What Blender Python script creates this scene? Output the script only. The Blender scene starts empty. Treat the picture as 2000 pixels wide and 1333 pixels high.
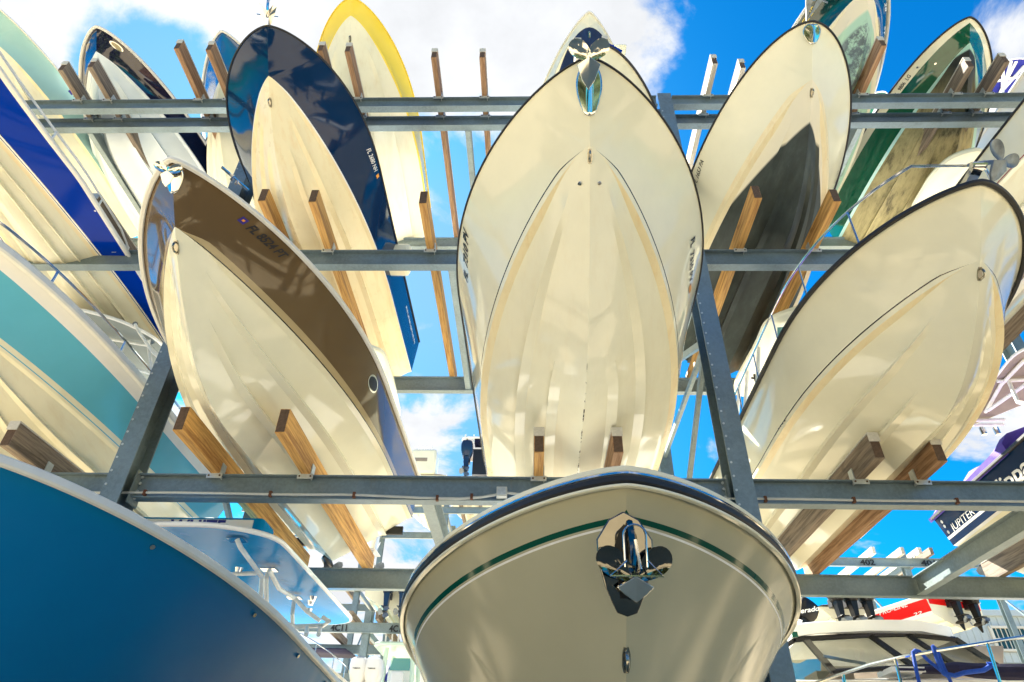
import bpy, bmesh, math, random
import numpy as np
from mathutils import Vector, Matrix
random.seed(7)
SC = bpy.context.scene
COL = SC.collection

# ------------------------------------------------------------------ camera
# world origin = camera point; x right along the rack, y into the rack, z up
F_PX = 1283.0
RIGHT = Vector((0.99955342, 0.02189546, 0.020336))
DOWN = Vector((0.0032781, 0.59608194, -0.80291692))
FWD = Vector((-0.02970216, 0.80262501, 0.59574396))
cam_d = bpy.data.cameras.new('camera')
cam = bpy.data.objects.new('camera', cam_d)
COL.objects.link(cam)
cam_d.sensor_width = 36.0
cam_d.lens = 36.0 * F_PX / 2000.0
cam_d.clip_end = 2000
cam_d.clip_start = 0.05
m = Matrix((RIGHT, -DOWN, -FWD)).transposed().to_4x4()
cam.matrix_world = m
SC.camera = cam
GROUND_Z = -1.55

def ray(px, py):
    return (RIGHT * ((px - 1000) / F_PX) + DOWN * ((py - 666.5) / F_PX) + FWD).normalized()

# ------------------------------------------------------------------ light
SUN_DIR = Vector((-0.36, 0.63, 0.69)).normalized()     # towards the sun
SUN_EL = math.asin(SUN_DIR.z)
SUN_AZ = math.atan2(SUN_DIR.x, SUN_DIR.y)
sl = bpy.data.lights.new('sun', 'SUN')
sl.energy = 5.0
sl.angle = math.radians(0.53)
sl.color = (1.0, 0.93, 0.80)
sun = bpy.data.objects.new('sun', sl)
COL.objects.link(sun)
sun.rotation_euler = SUN_DIR.to_track_quat('Z', 'Y').to_euler()

SC.view_settings.view_transform = 'Standard'
SC.view_settings.look = 'None'
SC.view_settings.gamma = 1.0
SC.view_settings.exposure = 2.5

world = bpy.data.worlds.new('World')
SC.world = world
world.use_nodes = True
wn = world.node_tree.nodes
wl = world.node_tree.links
wn.clear()

def N(nodes, typ, **kw):
    n = nodes.new(typ)
    for k, v in kw.items():
        if k.startswith('i_'):
            key = k[2:]
            key = int(key) if key.isdigit() else key.replace('_', ' ')
            n.inputs[key].default_value = v
        else:
            setattr(n, k, v)
    return n

out = N(wn, 'ShaderNodeOutputWorld')
bg = N(wn, 'ShaderNodeBackground')
bg.inputs['Strength'].default_value = 0.056
wl.new(bg.outputs[0], out.inputs[0])
sky = N(wn, 'ShaderNodeTexSky')
sky.sky_type = 'NISHITA'
sky.sun_disc = False
sky.sun_elevation = SUN_EL
sky.sun_rotation = SUN_AZ
sky.air_density = 1.0
sky.dust_density = 0.6
sky.ozone_density = 2.5
hs = N(wn, 'ShaderNodeHueSaturation')
hs.inputs['Saturation'].default_value = 1.25
hs.inputs['Value'].default_value = 1.0
wl.new(sky.outputs[0], hs.inputs['Color'])
tint = N(wn, 'ShaderNodeMix', data_type='RGBA', blend_type='MULTIPLY')
tint.inputs['Factor'].default_value = 1
tint.inputs['B'].default_value = (.015, .57, .78, 1)
wl.new(hs.outputs[0], tint.inputs['A'])
tc = N(wn, 'ShaderNodeTexCoord')
nrm = N(wn, 'ShaderNodeVectorMath', operation='NORMALIZE')
wl.new(tc.outputs['Generated'], nrm.inputs[0])

def mth(op, a=None, b=None, clamp=False):
    n = N(wn, 'ShaderNodeMath', operation=op)
    n.use_clamp = clamp
    for i, v in enumerate((a, b)):
        if v is None:
            continue
        if isinstance(v, (int, float)):
            n.inputs[i].default_value = v
        else:
            wl.new(v, n.inputs[i])
    return n.outputs[0]

sep = N(wn, 'ShaderNodeSeparateXYZ')
wl.new(nrm.outputs[0], sep.inputs[0])
zz = mth('ADD', mth('MAXIMUM', sep.outputs['Z'], 0.0), 0.18)
cmb = N(wn, 'ShaderNodeCombineXYZ')
wl.new(mth('DIVIDE', sep.outputs['X'], zz), cmb.inputs[0])
wl.new(mth('DIVIDE', sep.outputs['Y'], zz), cmb.inputs[1])
cmb.inputs[2].default_value = 3.7

def wnoise(scale, detail, rough, dist=0.0):
    n = N(wn, 'ShaderNodeTexNoise')
    n.inputs['Scale'].default_value = scale
    n.inputs['Detail'].default_value = detail
    n.inputs['Roughness'].default_value = rough
    n.inputs['Distortion'].default_value = dist
    wl.new(cmb.outputs[0], n.inputs['Vector'])
    return n.outputs['Fac']

def blob(px, py, rpx, amp):
    # a soft region of the sky dome where cloud gathers or clears
    d = ray(px, py)
    dt = N(wn, 'ShaderNodeVectorMath', operation='DOT_PRODUCT')
    wl.new(nrm.outputs[0], dt.inputs[0])
    dt.inputs[1].default_value = d
    ang = rpx / F_PX
    e = mth('MULTIPLY', mth('SUBTRACT', 1.0, dt.outputs['Value']), -2.0 / (ang * ang))
    return mth('MULTIPLY', mth('POWER', 2.71828, e), amp)

dens = mth('ADD', mth('MULTIPLY', wnoise(3.1, 12, 0.62, 0.35), 2.5), mth('MULTIPLY', wnoise(0.9, 3, 0.5), 0.4))
BLOBS = [(40, 20, 190, .35), (420, 0, 130, .30), (640, 90, 170, .30), (860, 60, 180, .32), (1080, 40, 170, .30),
         (1220, 160, 120, .16), (1290, 270, 70, .12), (320, 165, 130, -.50), (1500, 130, 230, -.42), (1760, 120, 120, -.30), (1330, 60, 60, .15),
         (1880, 20, 110, .32), (1985, 100, 80, .42), (1310, 150, 70, .10), (1990, 300, 300, -.20), (870, 600, 160, -.16), (880, 330, 170, -.20), (940, 190, 50, -.12),
         (830, 690, 70, .10), (835, 850, 70, .16), (1600, 590, 60, .14), (1880, 890, 90, .16), (1340, 800, 110, -.10),
         (1690, 1090, 90, -.05), (700, 1190, 200, .35), (1330, 620, 70, -.1), (900, 560, 90, -.14), (1450, 480, 200, -.25)]
for b in BLOBS:
    dens = mth('ADD', dens, blob(b[0], b[1], b[2], b[3] * 1.6))
ramp = N(wn, 'ShaderNodeMapRange', interpolation_type='SMOOTHSTEP')
wl.new(dens, ramp.inputs['Value'])
ramp.inputs['From Min'].default_value = 1.50
ramp.inputs['From Max'].default_value = 1.86
# thin high veil, heavier on the left and towards the horizon
veil = mth('ADD', blob(820, 520, 330, .42), mth('ADD', blob(300, 150, 260, .36), blob(880, 1130, 330, .35)))
cloud = ramp.outputs[0]
vl = N(wn, 'ShaderNodeMix', data_type='RGBA')
vl.clamp_factor = True
wl.new(mth('MULTIPLY', veil, 1.9, True), vl.inputs['Factor'])
wl.new(tint.outputs['Result'], vl.inputs['A'])
vl.inputs['B'].default_value = (1.15, 2.0, 3.1, 1)
shade = N(wn, 'ShaderNodeMapRange')
wl.new(wnoise(4.5, 6, 0.6), shade.inputs['Value'])
shade.inputs['From Min'].default_value = 0.35
shade.inputs['From Max'].default_value = 0.65
shade.inputs['To Min'].default_value = 0.86
shade.inputs['To Max'].default_value = 1.07
wc = N(wn, 'ShaderNodeVectorMath', operation='SCALE')
wc.inputs[0].default_value = (3.25, 3.32, 3.42)
wl.new(shade.outputs[0], wc.inputs['Scale'])
mx = N(wn, 'ShaderNodeMix', data_type='RGBA')
wl.new(cloud, mx.inputs['Factor'])
wl.new(vl.outputs['Result'], mx.inputs['A'])
wl.new(wc.outputs[0], mx.inputs['B'])
wl.new(mx.outputs['Result'], bg.inputs['Color'])

# ------------------------------------------------------------------ materials
def srgb(r, g, b):
    f = lambda c: (c / 255 / 12.92) if c / 255 <= 0.04045 else ((c / 255 + 0.055) / 1.055) ** 2.4
    return (f(r), f(g), f(b), 1.0)

def lin(*c):
    return (c[0], c[1], c[2], 1.0)

class Mat:
    def __init__(self, name):
        self.m = bpy.data.materials.new(name)
        self.m.use_nodes = True
        self.nt = self.m.node_tree
        self.n = self.nt.nodes
        self.l = self.nt.links
        self.b = self.n['Principled BSDF']
    def node(self, t, **kw):
        return N(self.n, t, **kw)
    def noise(self, scale, detail=4, rough=.55, vec=None, coord='Object', mapping=None):
        t = self.node('ShaderNodeTexCoord')
        v = t.outputs[coord]
        if mapping:
            mp = self.node('ShaderNodeMapping')
            mp.inputs['Scale'].default_value = mapping
            self.l.new(v, mp.inputs['Vector'])
            v = mp.outputs[0]
        n = self.node('ShaderNodeTexNoise')
        n.inputs['Scale'].default_value = scale
        n.inputs['Detail'].default_value = detail
        n.inputs['Roughness'].default_value = rough
        self.l.new(v, n.inputs['Vector'])
        return n.outputs['Fac']
    def ramp(self, fac, stops):
        r = self.node('ShaderNodeValToRGB')
        e = r.color_ramp.elements
        while len(e) > 1:
            e.remove(e[-1])
        e[0].position = stops[0][0]
        e[0].color = stops[0][1]
        for p, c in stops[1:]:
            q = e.new(p)
            q.color = c
        self.l.new(fac, r.inputs[0])
        return r.outputs[0]
    def mix(self, fac, a, b):
        x = self.node('ShaderNodeMix', data_type='RGBA')
        for s, v in (('Factor', fac), ('A', a), ('B', b)):
            if isinstance(v, (tuple, float, int)):
                x.inputs[s].default_value = v
            else:
                self.l.new(v, x.inputs[s])
        return x.outputs['Result']
    def color(self, v):
        if isinstance(v, tuple):
            self.b.inputs['Base Color'].default_value = v
        else:
            self.l.new(v, self.b.inputs['Base Color'])
    def set(self, **kw):
        for k, v in kw.items():
            k = k.replace('_', ' ')
            if isinstance(v, (float, int, tuple)):
                self.b.inputs[k].default_value = v
            else:
                self.l.new(v, self.b.inputs[k])
        return self
    def bump(self, h, strength=.2, dist=.01):
        b = self.node('ShaderNodeBump')
        b.inputs['Strength'].default_value = strength
        b.inputs['Distance'].default_value = dist
        self.l.new(h, b.inputs['Height'])
        self.l.new(b.outputs[0], self.b.inputs['Normal'])

def scale_c(c, k):
    return (min(c[0] * k, 1), min(c[1] * k, 1), min(c[2] * k, 1), 1)

def gelcoat(name, c, rough=.10, wave=.012, var=.06, coat=.08, stain=None, spec=.27, scuff=False):
    M = Mat(name)
    col = M.ramp(M.noise(1.6, 5, .6), [(.3, scale_c(c, 1 - var)), (.7, scale_c(c, 1 + var * .5))])
    if stain:
        # long grimy runs along the hull
        f = M.noise(2.2, 6, .65, mapping=(6, .5, 3))
        g = M.ramp(f, [(.50, lin(0, 0, 0)), (.72, lin(1, 1, 1))])
        mm = M.node('ShaderNodeMath', operation='MULTIPLY')
        M.l.new(g, mm.inputs[0])
        mm.inputs[1].default_value = stain[1]
        col = M.mix(mm.outputs[0], col, stain[0])
    if scuff:
        # dark rub marks along the keel where the forklift and bunks have caught it
        t_ = M.node('ShaderNodeTexCoord')
        s_ = M.node('ShaderNodeSeparateXYZ')
        M.l.new(t_.outputs['Object'], s_.inputs[0])
        ab = M.node('ShaderNodeMath', operation='ABSOLUTE')
        M.l.new(s_.outputs['X'], ab.inputs[0])
        lt = M.node('ShaderNodeMath', operation='LESS_THAN')
        M.l.new(ab.outputs[0], lt.inputs[0])
        lt.inputs[1].default_value = .006
        yr_ = M.node('ShaderNodeMapRange')
        M.l.new(s_.outputs['Y'], yr_.inputs['Value'])
        yr_.inputs['From Min'].default_value = 1.75
        yr_.inputs['From Max'].default_value = 1.95
        nn_ = M.ramp(M.noise(9, 6, .7), [(.50, lin(0, 0, 0)), (.58, lin(1, 1, 1))])
        m1 = M.node('ShaderNodeMath', operation='MULTIPLY')
        M.l.new(lt.outputs[0], m1.inputs[0])
        M.l.new(nn_, m1.inputs[1])
        m2 = M.node('ShaderNodeMath', operation='MULTIPLY')
        M.l.new(m1.outputs[0], m2.inputs[0])
        M.l.new(yr_.outputs[0], m2.inputs[1])
        col = M.mix(m2.outputs[0], col, lin(.03, .03, .03))
    M.color(col)
    rr = M.node('ShaderNodeMapRange')
    M.l.new(M.noise(5, 6, .6), rr.inputs['Value'])
    rr.inputs['To Min'].default_value = rough * .6
    rr.inputs['To Max'].default_value = rough * 1.8
    M.set(Roughness=rr.outputs[0], Coat_Weight=coat, Coat_Roughness=.04, Specular_IOR_Level=spec)
    M.bump(M.noise(1.3, 2, .4), .35, wave)
    return M.m

def plain(name, c, rough=.5, metal=0.0, var=.12, nscale=8, bump=0.0):
    M = Mat(name)
    M.color(M.ramp(M.noise(nscale, 6, .6), [(.3, scale_c(c, 1 - var)), (.7, scale_c(c, 1 + var))]))
    M.set(Roughness=rough, Metallic=metal)
    if bump:
        M.bump(M.noise(nscale * 4, 6, .6), .4, bump)
    return M.m

CREAM = lin(.79, .76, .58)
MT = {}
MT['cream'] = gelcoat('cream gelcoat', CREAM, stain=(lin(.62, .50, .30), .30))
MT['cream_clean'] = gelcoat('clean cream gelcoat', lin(.79, .765, .595), rough=.06, wave=.02)
MT['cream_yellow'] = gelcoat('yellow cream gelcoat with ground bounce', lin(.82, .72, .47), rough=.25, coat=.15, stain=(lin(.70, .48, .20), .45))  # warm ground bounce on the chine flats is put into this yellower cream
MT['cream_scuffed'] = gelcoat('cream gelcoat with keel scuffs', lin(.79, .765, .595), rough=.06, wave=.02, scuff=True, stain=(lin(.62, .50, .30), .14))
MT['white'] = gelcoat('white gelcoat', lin(.82, .82, .80))
MT['cool_white'] = gelcoat('cool white gelcoat', lin(.74, .79, .78))
MT['shaded'] = gelcoat('taupe gelcoat', lin(.44, .42, .30), rough=.12, wave=.012, coat=0, spec=.18)  # white hull; the shade it stands in is put into this colour
MT['brown'] = gelcoat('brown gelcoat', lin(.115, .075, .034), rough=.06, wave=.012, coat=.3)
MT['tan'] = gelcoat('tan stripe', lin(.42, .33, .18))
MT['navy'] = gelcoat('navy gelcoat', lin(.002, .020, .070), rough=.06, coat=0, wave=.02, spec=.3)
MT['deep_navy'] = gelcoat('deep navy gelcoat', lin(.008, .009, .032), rough=.05, coat=1)
MT['royal'] = gelcoat('royal blue gelcoat', lin(.0005, .032, .34), rough=.08, coat=0, spec=.05)
MT['teal'] = gelcoat('teal gelcoat', lin(.12, .45, .60), rough=.10, coat=.05, spec=.3)
MT['pale_teal'] = gelcoat('pale teal gelcoat', lin(.36, .58, .53), rough=.12)
MT['yellow'] = gelcoat('yellow gelcoat', lin(.82, .62, .07), rough=.12)
MT['green'] = gelcoat('green gelcoat', lin(.004, .085, .045), rough=.06, coat=.8)
MT['dark_green'] = gelcoat('dark green gelcoat', lin(.002, .035, .038), rough=.06, coat=1)
MT['stripe_green'] = gelcoat('green stripe', lin(.003, .07, .045), rough=.08)
MT['sea_blue'] = gelcoat('sea blue gelcoat', lin(.001, .150, .385), rough=.3, coat=.0, wave=.004, var=.05, spec=.15)
MT['mid_blue'] = gelcoat('mid blue gelcoat', lin(.01, .075, .22), rough=.06, coat=1)
MT['sky_blue'] = gelcoat('light blue gelcoat', lin(.003, .22, .52), rough=.2, coat=0, wave=.004, spec=.12)
MT['red'] = gelcoat('red gelcoat', lin(.72, .012, .010), rough=.12, coat=0, spec=.2)
MT['red_line'] = plain('red line', lin(.35, .01, .02), .3)
MT['grey_gel'] = gelcoat('grey gelcoat', lin(.20, .235, .24), rough=.14, coat=0)
MT['black'] = plain('black rubber', lin(.010, .011, .014), .5)
MT['black_paint'] = plain('black line paint', lin(.008, .009, .012), .25)
MT['black_gloss'] = gelcoat('black gelcoat', lin(.006, .006, .007), rough=.3, coat=0, spec=.3)
MT['white_rub'] = plain('white rub rail', lin(.70, .70, .66), .35, var=.05)
MT['stainless'] = plain('stainless steel', lin(.62, .62, .62), .10, 1.0, var=.05, nscale=3)
MT['chrome'] = plain('polished steel', lin(.66, .64, .58), .09, 1.0, var=.02, nscale=2)
MT['cast_grey'] = plain('galvanised anchor', lin(.17, .20, .23), .45, .6, var=.3, nscale=14, bump=.003)
MT['alu_white'] = plain('white pipe', lin(.75, .75, .72), .3)
MT['letter_black'] = plain('black lettering', lin(.006, .006, .007), .4)
MT['letter_white'] = plain('white lettering', lin(.80, .80, .78), .4)
MT['letter_gold'] = plain('gold lettering', lin(.75, .55, .08), .4)
MT['letter_blue'] = plain('blue lettering', lin(.008, .02, .20), .4)
MT['sticker_blue'] = plain('blue sticker', lin(.02, .01, .20), .4)
MT['sticker_orange'] = plain('orange sticker', lin(.75, .30, .02), .4)
MT['sticker_red'] = plain('red sticker', lin(.75, .03, .01), .4)
MT['purple'] = plain('purple canvas', lin(.10, .055, .36), .8, var=.2, nscale=5, bump=.01)
MT['canvas_navy'] = plain('navy canvas', lin(.010, .010, .045), .85, var=.25, nscale=5, bump=.01)
MT['canvas_royal'] = plain('royal blue canvas', lin(.006, .012, .22), .8, var=.15, nscale=5, bump=.01)
MT['canvas_green'] = plain('green canvas', lin(.004, .10, .06), .8, var=.15, nscale=5, bump=.01)
MT['canvas_beige'] = plain('beige canvas', lin(.27, .225, .18), .85, var=.12, nscale=4, bump=.01)
MT['rope_blue'] = plain('blue rope', lin(.003, .06, .42), .8, var=.3, nscale=60, bump=.004)
MT['conduit'] = plain('grey conduit', lin(.42, .45, .44), .5, var=.08)
MT['rust'] = plain('rusty strap', lin(.10, .035, .015), .8)
MT['motor_navy'] = gelcoat('navy motor paint', lin(.012, .030, .075), rough=.15)
MT['motor_white'] = gelcoat('white motor paint', lin(.80, .80, .80), rough=.15)
MT['tarnished'] = plain('tarnished stainless', lin(.34, .32, .27), .2, 1.0, var=.25, nscale=20)
MT['dark_chrome'] = plain('polished steel with dark reflection', lin(.15, .145, .13), .06, 1.0, var=.15, nscale=5)  # dark surroundings it would mirror are put into the base colour
for k_ in ('sky_blue', 'grey_gel'):
    MT[k_].node_tree.nodes['Principled BSDF'].inputs['Specular IOR Level'].default_value = .02

def steel(name, c, rough=.42):
    M = Mat(name)
    a = M.noise(2.0, 6, .65)
    b = M.noise(28, 3, .6)
    base = M.ramp(a, [(.25, scale_c(c, .72)), (.5, c), (.8, scale_c(c, 1.30))])
    sp = M.ramp(b, [(.42, lin(0, 0, 0)), (.62, lin(1, 1, 1))])
    mm = M.node('ShaderNodeMath', operation='MULTIPLY')
    M.l.new(sp, mm.inputs[0])
    mm.inputs[1].default_value = .28
    col = M.mix(mm.outputs[0], base, scale_c(c, 1.5))
    st = M.ramp(M.noise(3, 7, .7, mapping=(3, 3, .5)), [(.60, lin(0, 0, 0)), (.80, lin(1, 1, 1))])
    mm2 = M.node('ShaderNodeMath', operation='MULTIPLY')
    M.l.new(st, mm2.inputs[0])
    mm2.inputs[1].default_value = .35
    col = M.mix(mm2.outputs[0], col, lin(.26, .22, .15))
    M.color(col)
    M.set(Roughness=rough, Metallic=.35)
    M.bump(b, .12, .004)
    return M.m

MT['steel'] = steel('galvanised steel', lin(.14, .19, .215))
MT['steel_pale'] = steel('pale galvanised steel', lin(.20, .25, .26))
MT['steel_bright'] = steel('bright galvanised bracket', lin(.42, .46, .46), .35)

def wood(name, c1, c2, knots=.5):
    M = Mat(name)
    g = M.noise(3.0, 8, .65, mapping=(9, .45, 9))
    k = M.noise(2.4, 3, .5, mapping=(2.2, 1.0, 2.2))
    oi = M.node('ShaderNodeObjectInfo')
    col = M.ramp(g, [(.24, scale_c(c1, .55)), (.38, c1), (.54, c2), (.74, scale_c(c2, 1.3))])
    kk = M.ramp(k, [(.66, lin(0, 0, 0)), (.74, lin(1, 1, 1))])
    mm = M.node('ShaderNodeMath', operation='MULTIPLY')
    M.l.new(kk, mm.inputs[0])
    mm.inputs[1].default_value = knots
    col = M.mix(mm.outputs[0], col, scale_c(c1, .45))
    v = M.node('ShaderNodeHueSaturation')
    mr = M.node('ShaderNodeMapRange')
    M.l.new(oi.outputs['Random'], mr.inputs['Value'])
    mr.inputs['To Min'].default_value = .8
    mr.inputs['To Max'].default_value = 1.2
    M.l.new(mr.outputs[0], v.inputs['Value'])
    M.l.new(col, v.inputs['Color'])
    M.color(v.outputs[0])
    M.set(Roughness=.75)
    M.bump(g, .5, .006)
    return M.m

MT['wood_orange'] = wood('fresh orange lumber', lin(.30, .14, .035), lin(.56, .315, .09))
MT['wood_grey'] = wood('weathered grey lumber', lin(.10, .075, .055), lin(.23, .18, .13))
MT['wood_brown'] = wood('brown lumber', lin(.17, .085, .035), lin(.32, .19, .10))
MT['wood_pale'] = wood('pale lumber', lin(.40, .36, .29), lin(.60, .56, .47), .15)
MT['wood_end'] = plain('dark end grain', lin(.09, .055, .035), .85, var=.4, nscale=30)
MT['carpet'] = plain('pale bunk carpet', lin(.55, .53, .47), .95, var=.15, nscale=40)

def bottom_paint(name, z_w, above, below, stripe=None, stripe_h=.1, grime=None, mottled=False):
    """bottom of a hull: gelcoat above the waterline z_w (hull space), paint below it"""
    M = Mat(name)
    t = M.node('ShaderNodeTexCoord')
    s = M.node('ShaderNodeSeparateXYZ')
    M.l.new(t.outputs['Object'], s.inputs[0])
    def step(z, w=.012):
        r = M.node('ShaderNodeMapRange')
        M.l.new(s.outputs['Z'], r.inputs['Value'])
        r.inputs['From Min'].default_value = z + w
        r.inputs['From Max'].default_value = z - w
        return r.outputs[0]
    lowc = M.ramp(M.noise(2.5, 7, .65, mapping=(3, .8, 2)), [(.3, scale_c(below, .6)), (.55, below), (.75, scale_c(below, 1.7))])
    if grime:
        gr = M.ramp(M.noise(2.1, 9, .72, mapping=(3, .55, 2)), [(.30, scale_c(grime, .15)), (.40, scale_c(grime, .5)), (.46, grime), (.60, scale_c(grime, 1.5)), (.72, scale_c(grime, .35))])
        yy = M.node('ShaderNodeMapRange')
        M.l.new(s.outputs['Y'], yy.inputs['Value'])
        yy.inputs['From Min'].default_value = .55
        yy.inputs['From Max'].default_value = 1.3
        lowc = M.mix(yy.outputs[0], lowc, gr)
    hi = M.ramp(M.noise(1.6, 5, .6), [(.3, scale_c(above, .93)), (.7, above)])
    col = hi
    if stripe:
        col = M.mix(step(z_w + stripe_h, .02), hi, stripe)
    if mottled:
        ms = M.ramp(M.noise(6, 9, .75), [(.45, lin(0, 0, 0)), (.55, lin(1, 1, 1))])
        low2 = M.mix(ms, stripe or above, lowc)
        col = M.mix(step(z_w, .02), col, low2)
    else:
        col = M.mix(step(z_w), col, lowc)
    M.color(col)
    M.set(Roughness=.5, Specular_IOR_Level=.25)
    M.bump(M.noise(9, 6, .6), .25, .004)
    return M.m

# ------------------------------------------------------------------ mesh helpers
class MB:
    def __init__(self):
        self.v = []
        self.f = []
        self.mi = []
        self.mats = []
        self.sm = []
    def mat(self, m):
        if isinstance(m, str):
            m = MT[m]
        if m not in self.mats:
            self.mats.append(m)
        return self.mats.index(m)
    def add(self, vs, fs, m, smooth=False):
        o = len(self.v)
        k = self.mat(m)
        self.v += [tuple(p) for p in vs]
        for f in fs:
            self.f.append([i + o for i in f])
            self.mi.append(k)
            self.sm.append(smooth)
        return self
    def box(self, a, b, m):
        x0, y0, z0 = a
        x1, y1, z1 = b
        return self.add([(x0, y0, z0), (x1, y0, z0), (x1, y1, z0), (x0, y1, z0), (x0, y0, z1), (x1, y0, z1), (x1, y1, z1), (x0, y1, z1)],
                        [(0, 3, 2, 1), (4, 5, 6, 7), (0, 1, 5, 4), (1, 2, 6, 5), (2, 3, 7, 6), (3, 0, 4, 7)], m)
    def bar(self, p, q, w, h, m, up=(0, 0, 1)):
        """rectangular bar from p to q, w across and h along 'up'"""
        p, q = Vector(p), Vector(q)
        d = (q - p).normalized()
        s = d.cross(Vector(up)).normalized()
        u = s.cross(d)
        vs = []
        for c in (p, q):
            for a, b in ((-1, -1), (1, -1), (1, 1), (-1, 1)):
                vs.append(c + s * (a * w / 2) + u * (b * h / 2))
        return self.add(vs, [(0, 1, 2, 3), (7, 6, 5, 4), (0, 4, 5, 1), (1, 5, 6, 2), (2, 6, 7, 3), (3, 7, 4, 0)], m)
    def tube(self, pts, r, m, n=10, caps=True):
        pts = [Vector(p) for p in pts]
        rr = r if isinstance(r, (list, tuple)) else [r] * len(pts)
        vs, fs = [], []
        prev = None
        for i, p in enumerate(pts):
            d = (pts[min(i + 1, len(pts) - 1)] - pts[max(i - 1, 0)]).normalized()
            if prev is None:
                s = d.orthogonal().normalized()
            else:
                s = (prev - d * prev.dot(d)).normalized()
            prev = s
            u = d.cross(s)
            for k in range(n):
                a = 2 * math.pi * k / n
                vs.append(p + (s * math.cos(a) + u * math.sin(a)) * rr[i])
        for i in range(len(pts) - 1):
            for k in range(n):
                a, b = i * n + k, i * n + (k + 1) % n
                fs.append((a, b, b + n, a + n))
        if caps:
            fs.append(tuple(range(n - 1, -1, -1)))
            fs.append(tuple(range((len(pts) - 1) * n, len(pts) * n)))
        return self.add(vs, fs, m, True)
    def prism(self, outline, axis_o, ux, uy, uz, depth, m, bevel=0):
        """extrude a 2-d outline (in ux,uy) by depth along uz"""
        o, ux, uy, uz = Vector(axis_o), Vector(ux), Vector(uy), Vector(uz)
        n = len(outline)
        vs = [o + ux * a + uy * b for a, b in outline] + [o + ux * a + uy * b + uz * depth for a, b in outline]
        fs = [tuple(range(n - 1, -1, -1)), tuple(range(n, 2 * n))]
        for i in range(n):
            j = (i + 1) % n
            fs.append((i, j, j + n, i + n))
        return self.add(vs, fs, m)
    def build(self, name, parent=None, angle=30, bevel=0.0):
        me = bpy.data.meshes.new(name)
        me.from_pydata(self.v, [], self.f)
        for mm in self.mats:
            me.materials.append(mm)
        me.polygons.foreach_set('material_index', self.mi)
        me.polygons.foreach_set('use_smooth', [True] * len(self.f))
        me.update()
        bm = bmesh.new()
        bm.from_mesh(me)
        bmesh.ops.recalc_face_normals(bm, faces=bm.faces)
        bm.to_mesh(me)
        bm.free()
        me.set_sharp_from_angle(angle=math.radians(angle))
        ob = bpy.data.objects.new(name, me)
        COL.objects.link(ob)
        if parent:
            ob.parent = parent
        if bevel:
            bv = ob.modifiers.new('edge', 'BEVEL')
            bv.width = bevel
            bv.segments = 2
            bv.limit_method = 'ANGLE'
            bv.angle_limit = math.radians(40)
        return ob

def empty(name, loc=(0, 0, 0), rot=(0, 0, 0)):
    o = bpy.data.objects.new(name, None)
    COL.objects.link(o)
    o.location = loc
    o.rotation_euler = rot
    o.empty_display_size = .2
    return o

def tag(o, label, cat, group=None):
    o['label'] = label
    o['category'] = cat
    if group:
        o['group'] = group
    return o

def structure(o):
    o['kind'] = 'structure'
    return o

def ibeam(mb, p, q, h, w, m, t=.018, up=(0, 0, 1)):
    """I section from p to q; p,q at the section centre"""
    p, q, up = Vector(p), Vector(q), Vector(up)
    mb.bar(p + up * (h / 2 - t / 2), q + up * (h / 2 - t / 2), w, t, m, up)
    mb.bar(p - up * (h / 2 - t / 2), q - up * (h / 2 - t / 2), w, t, m, up)
    mb.bar(p, q, t * .7, h - 2 * t, m, up)

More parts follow.
